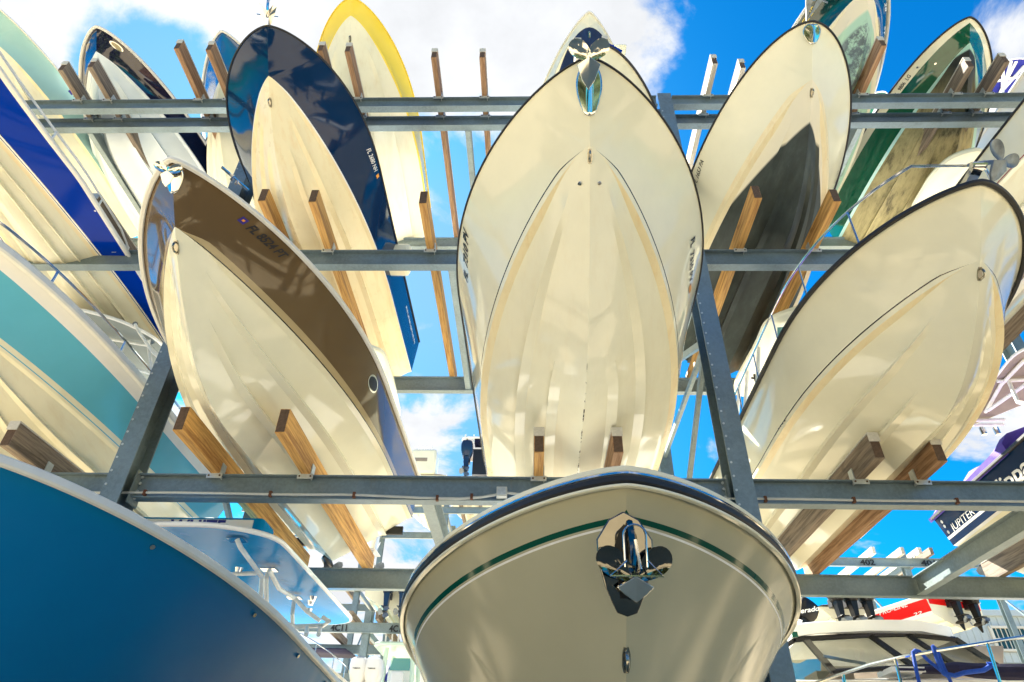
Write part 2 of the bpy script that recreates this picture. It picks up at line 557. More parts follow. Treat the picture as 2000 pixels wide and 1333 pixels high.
FIT = {
 'A': dict(x0=0.469, y0=2.99, z0=5.149, yaw=-0.013, trim=0.005, B=1.32, Lm=2.8, p=2.435, q=0.735, d=0.314, D=1.951, Lk=2.409, m=2.07, wc=0.168, Bc=1.105, Lc=3.642, pc=2.328, qc=0.82, zc=0.57, mz=1.92),
 'B': dict(x0=-3.056, y0=3.509, z0=4.494, yaw=-0.015, trim=-0.009, B=1.188, Lm=3.413, p=2.24, q=0.781, d=0.125, D=1.394, Lk=2.2, m=2.1, wc=0.159, Bc=1.119, Lc=4.093, pc=2.039, qc=0.893, zc=0.674, mz=1.881),
 'C': dict(x0=3.84, y0=3.803, z0=4.52, yaw=-0.006, trim=0.008, B=1.081, Lm=2.338, p=2.428, q=0.685, d=0.074, D=1.368, Lk=1.7, m=1.847, wc=0.229, Bc=1.059, Lc=3.203, pc=2.521, qc=0.878, zc=0.486, mz=1.45),
 'D': dict(x0=-5.948, y0=4.382, z0=4.848, yaw=0.011, trim=0.013, B=1.279, Lm=3.692, p=2.44, q=0.749, d=0.624, D=1.736, Lk=2.685, m=1.908, wc=0.253, Bc=1.003, Lc=3.974, pc=2.128, qc=0.829, zc=0.501, mz=1.991),
 'E': dict(x0=-6.575, y0=1.565, z0=7.606, yaw=0.022, trim=0.031, B=1.028, Lm=3.715, p=1.237, q=0.843, d=1.118, D=1.305, Lk=2.567, m=2.317, wc=0.57, Bc=0.672, Lc=5.327, pc=1.933, qc=0.883, zc=0.197, mz=1.998),
 'F': dict(x0=-3.246, y0=4.102, z0=7.838, yaw=0, trim=-0.003, B=1.005, Lm=2.188, p=2.501, q=0.636, d=0.099, D=1.322, Lk=2.19, m=2.271, wc=0.172, Bc=0.927, Lc=3.915, pc=2.168, qc=0.789, zc=0.512, mz=1.981),
 'G': dict(x0=3.484, y0=4.284, z0=8.149, yaw=0.013, trim=-0.006, B=1.144, Lm=3.405, p=2.443, q=0.584, d=0.33, D=1.682, Lk=2.249, m=2.12, wc=0.184, Bc=0.946, Lc=4.085, pc=2.183, qc=0.824, zc=0.508, mz=1.966),
 'H': dict(x0=0.955, y0=4.67, z0=8.326, yaw=-0.001, trim=0, B=1.299, Lm=3.547, p=2.271, q=0.675, d=0.383, D=1.962, Lk=2.799, m=2.211, wc=0.45, Bc=1, Lc=4, pc=2.1, qc=0.85, zc=0.5, mz=2),
 'I': dict(x0=-3.131, y0=5.524, z0=11.481, yaw=0.026, trim=0.007, B=1.009, Lm=2.675, p=2.494, q=0.649, d=0.532, D=1.945, Lk=2.771, m=2.441, wc=0.061, Bc=1.099, Lc=3.35, pc=2.577, qc=0.765, zc=0.566, mz=1.741),
 'J': dict(x0=0.977, y0=5.751, z0=11.341, yaw=-0.005, trim=0.003, B=1.249, Lm=3.982, p=2.094, q=0.783, d=0.417, D=2.056, Lk=2.621, m=2.466, wc=0.073, Bc=1.053, Lc=3.651, pc=2.282, qc=0.769, zc=0.51, mz=1.967),
 'K': dict(x0=5.28, y0=4.855, z0=11.222, yaw=0.027, trim=-0.011, B=1.139, Lm=3.999, p=2.233, q=0.528, d=0.337, D=1.334, Lk=1.442, m=2.357, wc=0.183, Bc=1.002, Lc=3.845, pc=2.155, qc=0.746, zc=0.48, mz=2.019),
 'L': dict(x0=7.297, y0=5.756, z0=11.024, yaw=0.001, trim=0.002, B=1.169, Lm=3.329, p=2.445, q=0.685, d=0.504, D=1.77, Lk=2.589, m=2.127, wc=0.095, Bc=1.046, Lc=4.188, pc=2.235, qc=0.831, zc=0.563, mz=1.846),
 'M': dict(x0=-7.548, y0=5.746, z0=10.997, yaw=-0.016, trim=-0.007, B=1.22, Lm=3.713, p=2.298, q=0.697, d=0.438, D=1.493, Lk=1.947, m=2.123, wc=0.118, Bc=1.159, Lc=3.691, pc=2.38, qc=0.848, zc=0.657, mz=1.831),
 'N': dict(x0=-9.418, y0=5.453, z0=11.311, yaw=0.002, trim=0.004, B=1.162, Lm=3.97, p=2.196, q=0.773, d=0.573, D=1.784, Lk=2.638, m=2.092, wc=0.144, Bc=1.075, Lc=3.765, pc=2.323, qc=0.781, zc=0.551, mz=1.905),
 'P': dict(x0=-5.487, y0=5.955, z0=11.204, yaw=-0, trim=0.002, B=1.247, Lm=4.034, p=2.102, q=0.728, d=0.383, D=2.135, Lk=2.793, m=2.627, wc=0.167, Bc=0.997, Lc=4.027, pc=2.088, qc=0.856, zc=0.5, mz=1.999),
 'Q': dict(x0=-3.219, y0=3.008, z0=1.572, yaw=0.028, trim=0.039, B=1.386, Lm=2.897, p=2.541, q=0.694, d=0.267, D=2.061, Lk=2.803, m=2.2, wc=0.45, Bc=1, Lc=4, pc=2.1, qc=0.85, zc=0.5, mz=2),
 'R': dict(x0=0.446, y0=2.873, z0=1.327, yaw=-0.004, trim=0.004, B=1.446, Lm=3.301, p=2.664, q=0.669, d=0.146, D=1.957, Lk=2.82, m=2.194, wc=0.45, Bc=1, Lc=4, pc=2.1, qc=0.85, zc=0.5, mz=2),
 'T': dict(x0=7.268, y0=3.222, z0=8.278, yaw=0.002, trim=0.001, B=1.148, Lm=4.341, p=1.698, q=0.806, d=0.66, D=1.724, Lk=2.583, m=2.082, wc=0.309, Bc=1.067, Lc=3.623, pc=2.26, qc=0.822, zc=0.563, mz=1.972),
 'U': dict(x0=9.543, y0=3.704, z0=11.633, yaw=-0.003, trim=0.006, B=1.037, Lm=4.275, p=1.78, q=0.778, d=0.884, D=1.604, Lk=2.752, m=2.2, wc=0.45, Bc=1, Lc=4, pc=2.1, qc=0.85, zc=0.5, mz=2),
 'JB': dict(x0=7.21, y0=3.193, z0=4.855, yaw=-0.019, trim=0.035, B=1.133, Lm=4, p=2.1, q=0.75, d=0.658, D=1.573, Lk=2.693, m=2.2, wc=0.45, Bc=0.998, Lc=4, pc=2.1, qc=0.85, zc=0.497, mz=2),
}

# ------------------------------------------------------------------ hulls
class Hull:
    """symmetric planing hull; local x across, y aft from the bow tip, z up from the bow tip"""
    def __init__(self, P, length):
        self.P = P
        self.L = length
        p = P
        self.yst = p['Lk'] * p['wc']
        self.zst = self.keel_z(self.yst)
    def keel_z(self, y):
        p = self.P
        w = min(max(y / p['Lk'], 0), 1)
        return -p['D'] * (1 - (1 - w) ** p['m'])
    def sheer(self, y):
        p = self.P
        s = min(max(y / p['Lm'], 0), 1)
        return p['B'] * max(1 - (1 - s) ** p['p'], 0) ** p['q'], -p['d'] * (1 - (1 - s) ** 2)
    def chine(self, y):
        p = self.P
        if y <= self.yst:
            return 0.0, self.keel_z(y)
        s = min(max((y - self.yst) / p['Lc'], 0), 1)
        ze = -p['D'] + p['zc']
        return p['Bc'] * max(1 - (1 - s) ** p['pc'], 0) ** p['qc'], self.zst + (ze - self.zst) * (1 - (1 - s) ** p['mz'])
    def pt(self, side, y, d, off=0.0):
        """point on the topside, d metres below the sheer, pushed outward by off"""
        b, z = self.sheer(y)
        cb, cz = self.chine(y)
        L = math.hypot(b - cb, z - cz)
        f = d / L if L > 1e-6 else 0
        x, zz = b + (cb - b) * f, z + (cz - z) * f
        x += self.flare(y) * math.sin(math.pi * min(max(f, 0), 1)) * -1
        n = self.normal(y)
        return Vector(((x + n[0] * off) * side, y + n[1] * off, zz + n[2] * off))
    def flare(self, y):
        return 0.035 * math.exp(-((y - .9) / .9) ** 2) * min(1, y / .5)
    def normal(self, y):
        e = .03
        def mid(yy):
            b, z = self.sheer(yy)
            cb, cz = self.chine(yy)
            return Vector(((b + cb) / 2, yy, (z + cz) / 2))
        t = (mid(y + e) - mid(max(y - e, 0))).normalized()
        b, z = self.sheer(y)
        cb, cz = self.chine(y)
        u = Vector((b - cb, 0, z - cz))
        if u.length < 1e-5:
            return Vector((0, -1, 0))
        n = t.cross(u.normalized()) 
        if n.x < 0:
            n = -n
        return n.normalized()
    def stations(self):
        a = [self.L * (i / 74) ** 1.9 for i in range(75)]
        a += [self.yst, self.yst + .01, self.yst + .03, self.yst + .06]
        return sorted(set(round(v, 4) for v in a))

def smooth01(t):
    t = min(max(t, 0), 1)
    return t * t * (3 - 2 * t)

def hull_mesh(H, bands, bottom, chine_mat, chine_w=.055, strakes=((.36, .35), (.68, .15)), strake_h=.045, transom='cream'):
    """bands: list of (bound, material): bound None, ('c', metres above chine) or ('s', metres below sheer)"""
    mb = MB()
    ys = H.stations()
    # rows across the half section
    rows = []                                   # (zone, param, material above it)
    fr = [0.0]
    marks = {}
    for f, _ in strakes:
        fr += [f - .085, f, f + .006]
        marks[round(f, 4)] = 1
    fr += [.12, .22, .5, .85, .93]
    fr = sorted(set(round(v, 4) for v in fr if 0 <= v < 1))
    for f in fr:
        rows.append(('b', f, bottom))
    rows.append(('ci', 0, chine_mat))
    rows.append(('co', 0, bands[0][1]))
    inner = [.12, .25, .4, .55, .7, .85]
    bl = [(b, m) for b, m in bands[1:]]
    cuts = [(b, m) for b, m in bl] + [(('f', f), None) for f in inner]
    def frac(c, L, y):
        k, v = c
        if k == 'f':
            return v
        if k == 'z':
            return min(max(1 - v / max(H.sheer(y)[1] - H.chine(y)[1], 1e-6), 0), 1)
        if k == 's':
            return min(max(1 - v / max(L, 1e-6), 0), 1)
        fade = smooth01((y - H.yst) / .25) if y > H.yst else 0
        return min(max(v * fade / max(L, 1e-6), 0), 1)
    ymid = H.L * .5
    b, z = H.sheer(ymid)
    cb, cz = H.chine(ymid)
    Lm = math.hypot(b - cb, z - cz)
    cuts.sort(key=lambda c: frac(c[0], Lm, ymid))
    cur = bands[0][1]
    top = []
    for c, mname in cuts:
        if mname is not None:
            cur = mname
        top.append((c, cur))
    nb = len(rows)
    R = []
    for y in ys:
        kz = H.keel_z(y)
        cb, cz = H.chine(y)
        b, z = H.sheer(y)
        L = math.hypot(b - cb, z - cz)
        fade = smooth01((y - H.yst) / .7)
        row = []
        ci = max(cb - chine_w * fade * min(1, cb / .3), 0)
        ciz = cz - .012 * fade
        # bottom normal (2-d, outward = down)
        dx, dz = ci, ciz - kz
        ll = math.hypot(dx, dz) or 1
        nx, nz = dz / ll, -dx / ll
        for zone, f, mm in rows:
            if zone == 'b':
                h = 0
                for sf, ys0 in strakes:
                    if abs(f - sf) < 1e-4:
                        h = strake_h * smooth01((y - H.yst - ys0 * 2.2) / .35) * fade
                cv = .02 * math.sin(math.pi * f) * fade * (1 if y < 3 else 1)
                row.append((ci * f + nx * (h + cv) * .6, y, kz + (ciz - kz) * f + nz * (h + cv)))
            elif zone == 'ci':
                row.append((ci, y, ciz))
            else:
                row.append((cb, y, cz))
        fl = H.flare(y)
        fl_ = []
        prev = 0
        for c, mm in top:                       # painted lines first, plain rows fit in between
            if c[0] != 'f':
                prev = max(frac(c, L, y), prev)
                fl_.append(prev)
            else:
                fl_.append(None)
        lo = 0
        for i_, (c, mm) in enumerate(top):
            if fl_[i_] is None:
                nxt = next((v for v in fl_[i_ + 1:] if v is not None), 1)
                fl_[i_] = min(max(c[1], lo), nxt)
            lo = fl_[i_]
        for f, (c, mm) in zip(fl_, top):
            x = cb + (b - cb) * f - fl * math.sin(math.pi * f)
            row.append((max(x, 0), y, cz + (z - cz) * f))
        row.append((b, y, z))
        R.append(row)
    mats = [r[2] for r in rows] + [t[1] for t in top]
    nr = len(R[0])
    for side in (1, -1):
        vs, per = [], {}
        for row in R:
            vs += [(x * side, y, z) for x, y, z in row]
        fsd = {}
        for i in range(len(R) - 1):
            for j in range(nr - 1):
                a = i * nr + j
                q = [a, a + nr, a + nr + 1, a + 1]
                fsd.setdefault(mats[j], []).append(q if side > 0 else q[::-1])
        o = len(mb.v)
        mb.v += vs
        for mm, fs in fsd.items():
            k = mb.mat(mm)
            for q in fs:
                mb.f.append([t + o for t in q])
                mb.mi.append(k)
                mb.sm.append(True)
    # transom
    last = R[-1]
    poly = [(x, y, z) for x, y, z in last] + [(-x, y, z) for x, y, z in reversed(last)]
    mb.add(poly, [tuple(range(len(poly)))], transom)
    return mb, R

def finish_hull(mb, name, parent):
    """weld the seam and degenerate quads at the stem"""
    me = bpy.data.meshes.new(name)
    me.from_pydata(mb.v, [], mb.f)
    for mm in mb.mats:
        me.materials.append(mm)
    me.polygons.foreach_set('material_index', mb.mi)
    me.polygons.foreach_set('use_smooth', [True] * len(mb.f))
    bm = bmesh.new()
    bm.from_mesh(me)
    bmesh.ops.remove_doubles(bm, verts=bm.verts, dist=.0006)
    bmesh.ops.dissolve_degenerate(bm, edges=bm.edges, dist=.0006)
    bmesh.ops.recalc_face_normals(bm, faces=bm.faces)
    bm.to_mesh(me)
    bm.free()
    me.set_sharp_from_angle(angle=math.radians(24))
    ob = bpy.data.objects.new(name, me)
    COL.objects.link(ob)
    ob.parent = parent
    return ob

def text_mesh(body, shear=0.0, bold=0.0):
    cu = bpy.data.curves.new('lettering', 'FONT')
    cu.body = body
    cu.size = 1.0
    cu.shear = shear
    cu.offset = bold
    cu.resolution_u = 3
    ob = bpy.data.objects.new('lettering', cu)
    COL.objects.link(ob)
    bpy.context.view_layer.update()
    dg = bpy.context.evaluated_depsgraph_get()
    me = bpy.data.meshes.new_from_object(ob.evaluated_get(dg))
    bpy.data.objects.remove(ob)
    vs = [v.co.copy() for v in me.vertices]
    fs = [tuple(p.vertices) for p in me.polygons]
    bpy.data.meshes.remove(me)
    x0 = min(v.x for v in vs)
    x1 = max(v.x for v in vs)
    return [Vector(((v.x - x0) / (x1 - x0), v.y, 0)) for v in vs], fs

def raw_mesh(name, vs, fs, mats, parent):
    me = bpy.data.meshes.new(name)
    me.from_pydata([tuple(v) for v in vs], [], fs)
    for mm in (mats if isinstance(mats, list) else [mats]):
        me.materials.append(MT[mm])
    ob = bpy.data.objects.new(name, me)
    COL.objects.link(ob)
    ob.parent = parent
    return ob

def hull_text(root, H, side, body, y0, y1, d0, d1, height, mat, name='registration_number', shear=.25, bold=.012):
    """lettering laid on the topside from (y0,d0) to (y1,d1) along its baseline"""
    vs, fs = text_mesh(body, shear, bold)
    cap = .72
    out = []
    for v in vs:
        y = y0 + (y1 - y0) * v.x
        d = d0 + (d1 - d0) * v.x - v.y / cap * height
        out.append(H.pt(side, y, d, .006))
    return raw_mesh(name, out, fs, mat, root)

def hull_patch(root, H, side, y0, y1, d0, d1, mat, name, off=.005, n=6, ellipse=False):
    vs, fs = [], []
    if ellipse:
        vs.append(H.pt(side, (y0 + y1) / 2, (d0 + d1) / 2, off))
        for k in range(24):
            a = 2 * math.pi * k / 24
            vs.append(H.pt(side, (y0 + y1) / 2 + (y1 - y0) / 2 * math.cos(a), (d0 + d1) / 2 + (d1 - d0) / 2 * math.sin(a), off))
        fs = [(0, 1 + k, 1 + (k + 1) % 24) for k in range(24)]
    else:
        for i in range(n + 1):
            for j in range(n + 1):
                vs.append(H.pt(side, y0 + (y1 - y0) * i / n, d0 + (d1 - d0) * j / n, off))
        for i in range(n):
            for j in range(n):
                a = i * (n + 1) + j
                fs.append((a, a + 1, a + n + 2, a + n + 1))
    return raw_mesh(name, vs, fs, mat, root)

def rail_mesh(H, w, h, mat, drop=.0, out_=.4):
    """moulding swept along both sheers and round the bow"""
    mb = MB()
    pts = []
    ys = [y for y in H.stations() if y > .0]
    ys = [0.0] + ys
    for side in (-1, 1):
        seq = []
        for y in ys:
            b, z = H.sheer(y)
            seq.append(Vector((b * side, y, z - drop)))
        pts = pts + (seq[::-1] if side < 0 else seq[1:])
    vs, fs = [], []
    n = 8
    for i, p in enumerate(pts):
        t = (pts[min(i + 1, len(pts) - 1)] - pts[max(i - 1, 0)])
        t.z = 0
        t.normalize()
        o = Vector((t.y, -t.x, 0))           # outward
        if o.dot(Vector((p.x, p.y - 2.5, 0))) < 0:
            o = -o
        c = p + o * (w * out_)
        for k in range(n):
            a = 2 * math.pi * (k + .5) / n
            # rounded rectangle
            cx = math.copysign(abs(math.cos(a)) ** .6, math.cos(a)) * w / 2
            cz = math.copysign(abs(math.sin(a)) ** .6, math.sin(a)) * h / 2
            vs.append(c + o * cx + Vector((0, 0, cz)))
    for i in range(len(pts) - 1):
        for k in range(n):
            a, b = i * n + k, i * n + (k + 1) % n
            fs.append((a, b, b + n, a + n))
    fs += [tuple(range(n)), tuple(range((len(pts) - 1) * n, len(pts) * n))]
    mb.add(vs, fs, mat, True)
    return mb

def deck_mesh(H, mat, z_in=.03, crown=.06):
    mb = MB()
    vs, fs = [], []
    ys = [y for y in H.stations()][1:]
    cols = [-1, -.8, -.4, 0, .4, .8, 1]
    for y in ys:
        b, z = H.sheer(y)
        for c in cols:
            vs.append((b * c, y, z + z_in * (1 if abs(c) < .99 else 0) + crown * (1 - c * c) * min(b, 1)))
    n = len(cols)
    for i in range(len(ys) - 1):
        for j in range(n - 1):
            a = i * n + j
            fs.append((a, a + 1, a + n + 1, a + n))
    mb.add(vs, fs, mat, True)
    return mb

def bow_eye(root, H, y, mat='tarnished'):
    z = H.keel_z(y)
    dz = (H.keel_z(y + .03) - H.keel_z(y - .03)) / .06
    t = Vector((0, 1, dz)).normalized()
    n = Vector((0, dz, -1)).normalized()
    if n.y > 0:
        n = -n
    mb = MB()
    c = Vector((0, y, z))
    pts = []
    for k in range(9):
        a = math.pi * k / 8
        pts.append(c + t * math.cos(a) * .045 + n * (math.sin(a) * .055 + .002))
    mb.tube(pts, .009, mat, 8)
    pl = [(-.012, -.06), (.012, -.06), (.019, -.03), (.019, .03), (.012, .06), (-.012, .06), (-.019, .03), (-.019, -.03)]
    mb.prism(pl, c - n * .01, (1, 0, 0), t, n, .016, mat)
    return mb.build('bow_eye', root)

def stem_plate(root, H, ya, yb, w, mat='chrome', name='anchor_plate'):
    mb = MB()
    vs, fs = [], []
    n, mcol = 14, 7
    for i in range(n + 1):
        t = i / n
        y = ya + (yb - ya) * t
        ww = w * max(math.sin(math.pi * (.06 + .88 * t)), 0) ** .6
        cb, cz = H.chine(y)
        b, z = H.sheer(y)
        L = math.hypot(b - cb, z - cz)
        for j in range(-mcol, mcol + 1):
            u = abs(j) / mcol * ww
            p = H.pt(1 if j >= 0 else -1, y, L - u, .014)
            if j == 0:
                p.x = 0
                p.y -= .012
            vs.append(p)
    k = 2 * mcol + 1
    for i in range(n):
        for j in range(k - 1):
            a = i * k + j
            fs.append((a, a + 1, a + k + 1, a + k))
    mb.add(vs, fs, mat, True)
    ob = mb.build(name, root)
    so = ob.modifiers.new('thickness', 'SOLIDIFY')
    so.thickness = .012
    so.offset = 0
    return ob

BOATS = {}
def boat(key, name, label, cat, group, bands, bottom, chine_mat='cream', length=None, rail=(.04, .04, 'white_rub'), yaw=None, P=None, transom='cream', deck='white', strakes=((.36, .35), (.68, .15)), strake_h=.045, chine_w=.055, eye=None):
    P = P or FIT[key]
    L = length or (9.78 - P['y0'])
    root = empty(name, (P['x0'], P['y0'], P['z0']), (-P['trim'], 0, P['yaw'] if yaw is None else yaw))
    tag(root, label, cat, group)
    H = Hull(P, L)
    mb, R = hull_mesh(H, bands, bottom, chine_mat, chine_w, strakes, strake_h, transom)
    finish_hull(mb, 'hull', root)
    if rail:
        rail_mesh(H, *rail).build('rub_rail', root)
    deck_mesh(H, deck).build('deck', root)
    if eye:
        bow_eye(root, H, eye)
    BOATS[key] = (root, H)
    return root, H

def pulpit_rail(root, H, y0, y1, inset, height, posts, r=.016, mat='stainless', sides=(1, -1), front=True, n=26, lean=.0):
    """bow rail: one bent pipe round the bow plus stanchions"""
    def P(side, y, h):
        b, z = H.sheer(y)
        return Vector(((max(b - inset, .03)) * side, y + lean * h, z + h))
    mb = MB()
    seqs = {}
    for s in sides:
        seq = []
        for i in range(n + 1):
            y = y0 + (y1 - y0) * (i / n) ** 1.3
            hh = height * min(1, (y1 - y) / .35 + .05)
            seq.append(P(s, y, hh))
        seqs[s] = seq
    if front and len(sides) == 2:
        path = seqs[-1][::-1] + seqs[1]
        mb.tube(path, r, mat, 8)
    else:
        for s in sides:
            mb.tube(seqs[s], r, mat, 8)
    ob = mb.build('bow_rail', root)
    for y in posts:
        for s in sides:
            q = MB()
            q.tube([P(s, y, 0.0), P(s, y, height)], r * .85, mat, 8)
            q.build('stanchion', ob)
    return ob

def anchor(name, label, loc, normal, up, size, mat, kind='claw', group='anchors hung at the bows', wire=False, spread=1.0):
    """anchor seen from the fluke side: ux across, uy up, un towards the viewer"""
    un = Vector(normal).normalized()
    ux = Vector(up).cross(un).normalized()
    uy = un.cross(ux).normalized()
    o = Vector(loc)
    root = empty(name, o)
    tag(root, label, 'anchor', group)
    B = Matrix((ux, uy, un)).transposed()
    W = lambda x, y, z: B @ Vector((x, y, z)) * size
    if kind == 'claw':
        # two dished petals
        for s in (1, -1):
            vs, fs = [], []
            nr, na = 5, 24
            ang = math.radians(38)
            for skin in (0, -.03):
                vs.append(W(.24 * spread * s, .14, -.02 + skin))
                for i in range(1, nr + 1):
                    r = i / nr
                    for k in range(na):
                        a = 2 * math.pi * k / na
                        ex, ey = .27 * r * math.cos(a), .165 * r * math.sin(a) * (1 + .25 * math.cos(a))
                        x = .24 * spread + ex * math.cos(ang) - ey * math.sin(ang)
                        y = .14 + ex * math.sin(ang) + ey * math.cos(ang)
                        z = -.02 + .05 * r * r - .14 * max(x - .1, 0) + skin
                        vs.append(W(x * s, y, z))
            st = 1 + nr * na
            for q in (0, 1):
                b0 = q * st
                for k in range(na):
                    fs.append((b0, b0 + 1 + k, b0 + 1 + (k + 1) % na))
                    for i in range(nr - 1):
                        a0 = b0 + 1 + i * na
                        fs.append((a0 + k, a0 + na + k, a0 + na + (k + 1) % na, a0 + (k + 1) % na))
            e = 1 + (nr - 1) * na
            for k in range(na):
                fs.append((e + k, st + e + k, st + e + (k + 1) % na, e + (k + 1) % na))
            mb = MB()
            mb.add(vs, fs, mat, True)
            mb.build('fluke', root, 50)
        mb = MB()
        tipy = -.62 if not wire else -.31
        wx = .24
        top = [(0, .02, .12), (wx, -.13, .03), (wx * .55, tipy * .72, .05), (0, tipy, .07), (-wx * .55, tipy * .72, .05), (-wx, -.13, .03)]
        vs = [W(*p) for p in top] + [W(x * .96, y * .98, z - .07) for x, y, z in top]
        n = len(top)
        fs = [(0, 1, 2), (0, 2, 3), (0, 3, 4), (0, 4, 5), (0, 5, 1)] + [tuple(range(2 * n - 1, n - 1, -1))]
        for i in range(1, n):
            j = i + 1 if i + 1 < n else 1
            fs.append((i, j, j + n, i + n))
        mb.add(vs, fs, mat if not wire else 'chrome')
        mb.build('crown', root, 12, bevel=.012 * size)
    else:
        half = [(0, .18, .03), (.10, .27, .02), (.24, .45, 0), (.32, .46, -.01), (.36, .38, -.02), (.28, .08, -.01), (.17, -.22, .01), (.07, -.45, .03), (0, -.62, .04)]
        for s in (1, -1):
            vs = [W(x * s, y, z) for x, y, z in half] + [W(x * s, y, z - .03) for x, y, z in half] + [W(.06 * s, -.05, .09), W(.06 * s, -.05, .05)]
            n = len(half)
            fs = []
            for i in range(n - 1):
                fs += [(i, i + 1, 2 * n), (i + n, i + 1 + n, 2 * n + 1), (i, i + 1, i + 1 + n, i + n)]
            mb = MB()
            mb.add(vs, fs, mat)
            mb.build('fluke', root, 14)
        mb = MB()
        mb.tube([W(-.42, .02, -.03), W(.42, .02, -.03)], .022 * size, mat, 8)
        mb.build('stock', root)
    mb = MB()
    sh = [W(0, -.05, .0), W(0, .35, -.12), W(0, .62, -.34), W(0, .70, -.8)] if kind != 'claw' or wire else [W(0, -.05, .0), W(0, -.02, -.2), W(0, .02, -.5), W(0, .02, -.9)]
    mb.tube(sh, [.06 * size, .06 * size, .055 * size, .05 * size], mat, 8)
    mb.build('shank', root)
    if wire:
        mb = MB()
        r = .014 * size
        mb.tube([W(-.12, .20, .16), W(-.33, .02, .16), W(.33, .02, .16), W(.14, .20, .16)], r, 'stainless', 6)
        ring = [W(.14 * math.cos(a), .50 + .13 * math.sin(a), .06) for a in [math.pi * k / 10 for k in range(11)]]
        mb.tube([W(.14, .12, .12)] + ring + [W(-.14, .12, .12)], r, 'stainless', 6)
        mb.tube([W(0, .45, .09), W(.05, .1, .14)], r * 1.6, 'stainless', 6)
        mb.build('retaining_wire', root)
    return root

# ------------------------------------------------------------------ ground
gm = Mat('pale sandy concrete')
g1 = gm.ramp(gm.noise(.25, 8, .6), [(.3, lin(.52, .43, .28)), (.7, lin(.64, .54, .37))])
g2 = gm.ramp(gm.noise(6, 8, .7), [(.35, lin(.75, .75, .75)), (.65, lin(1, 1, 1))])
x_ = gm.node('ShaderNodeMix', data_type='RGBA', blend_type='MULTIPLY')
x_.inputs['Factor'].default_value = 1
gm.l.new(g1, x_.inputs['A'])
gm.l.new(g2, x_.inputs['B'])
gm.color(x_.outputs['Result'])
gm.set(Roughness=.9)
mb = MB()
mb.add([(-400, -400, GROUND_Z), (400, -400, GROUND_Z), (400, 400, GROUND_Z), (-400, 400, GROUND_Z)], [(0, 1, 2, 3)], gm.m)
structure(mb.build('ground'))

def at_y(px, py, Y):
    d = ray(px, py)
    return d * (Y / d.y)
def at_z(px, py, Z):
    d = ray(px, py)
    return d * (Z / d.z)

def inv_of(root):
    return (Matrix.Translation(root.location) @ root.rotation_euler.to_matrix().to_4x4()).inverted()

def build_local(mb, name, root, top=None, **kw):
    """geometry given in world space, stored in the space of the thing 'top'"""
    im = inv_of(top or root)
    mb.v = [tuple(im @ Vector(p)) for p in mb.v]
    return mb.build(name, root, **kw)

# ------------------------------------------------------------------ the rack
YF, YR = 6.5, 9.72
LV = {0: -0.75, 1: 3.02, 2: 6.39, 3: 9.80}
COLX = [-10.96, -4.38, 2.18, 8.80]
rack = empty('boat_rack', (0, 6.5, GROUND_Z))
tag(rack, 'galvanised steel dry storage rack with tall columns carrying the boats overhead', 'rack')
def rb(mb, name, parent=None, **kw):
    return build_local(mb, name, parent or rack, top=rack, **kw)

def column(x, y, z0, z1, w=.215, d=.30, pale=False):
    mb = MB()
    mt = 'steel'
    mb.box((x - w / 2, y - .02, z0), (x + w / 2, y, z1), mt)
    mb.box((x - w / 2, y + d - .02, z0), (x + w / 2, y + d, z1), mt)
    mb.box((x - .011, y, z0), (x + .011, y + d - .02, z1), mt)
    mb.box((x - w / 2 - .1, y - .1, z0), (x + w / 2 + .1, y + d + .1, z0 + .03), mt)
    c = rb(mb, 'column')
    return c

def bolts(pts, n, r, parent, name='bolt', m='steel_bright'):
    mb = MB()
    for p in pts:
        p = Vector(p)
        mb.tube([p, p + Vector(n) * .016], r, m, 6)
    return rb(mb, name, parent)

for ci, x in enumerate(COLX):
    c = column(x, 6.36, GROUND_Z, LV[3] + .03)
    # drilled angle riveted on the left edge of the front flange
    mb = MB()
    mb.box((x - .1085, 6.349, GROUND_Z + .04), (x - .055, 6.3595, LV[3]), 'steel')
    rb(mb, 'drilled_strip', c)
    bolts([(x - .083, 6.349, z) for z in np.arange(2.2, 9.4, .155)], (0, -1, 0), .013, c)
    # end plates with bolts where the beams meet the column
    for lv in (1, 2):
        for s in (-1, 1):
            mb = MB()
            zc = LV[lv] - .14
            xx = x + s * .118
            mb.box((xx - .008, 6.47, zc - .20), (xx + .008, 6.67, zc + .17), 'steel_pale')
            rb(mb, 'end_plate', c)
            bolts([(xx + s * .03, 6.552, zc + dz) for dz in (-.13, -.05, .04, .11)], (0, -1, 0), .016, c)
    column(x, 9.78, GROUND_Z, LV[3] - .3)

def beam(x0, x1, yc, ztop, h, w, m='steel', name='beam', t=.016):
    mb = MB()
    ibeam(mb, (x0, yc, ztop - h / 2), (x1, yc, ztop - h / 2), h, w, m, t)
    return rb(mb, name)

edges = [-17.5] + COLX + [15.4]
for a, b in zip(edges[:-1], edges[1:]):
    xa, xb = a + .13, b - .13
    for lv in (0, 1, 2):
        beam(xa, xb, YF + .065, LV[lv], .275, .13, name='front_beam')
        beam(xa, xb, YR, LV[lv], .29, .11, 'steel_pale', name='rear_beam')
    beam(xa, xb, 6.42, LV[3], .25, .12, name='front_beam')
    beam(xa, xb, 6.78, LV[3] - .004, .26, .12, name='front_beam')
    beam(xa, xb, 9.66, LV[3], .26, .10, 'steel_pale', name='rear_beam')
    # joists halfway along each bay
    xm = (a + b) / 2 if a > -17 and b < 15 else (a + 3.3 if b > 15 else b - 3.3)
    for lv in (1, 2, 3):
        mb = MB()
        y0 = (YF + .131) if lv < 3 else 6.842
        ww = .13 if (lv == 1) else .09
        ibeam(mb, (xm, y0, LV[lv] - .15), (xm, YR - .056 if lv < 3 else 9.609, LV[lv] - .15), .24, ww, 'steel_pale', .014)
        rb(mb, 'joist')
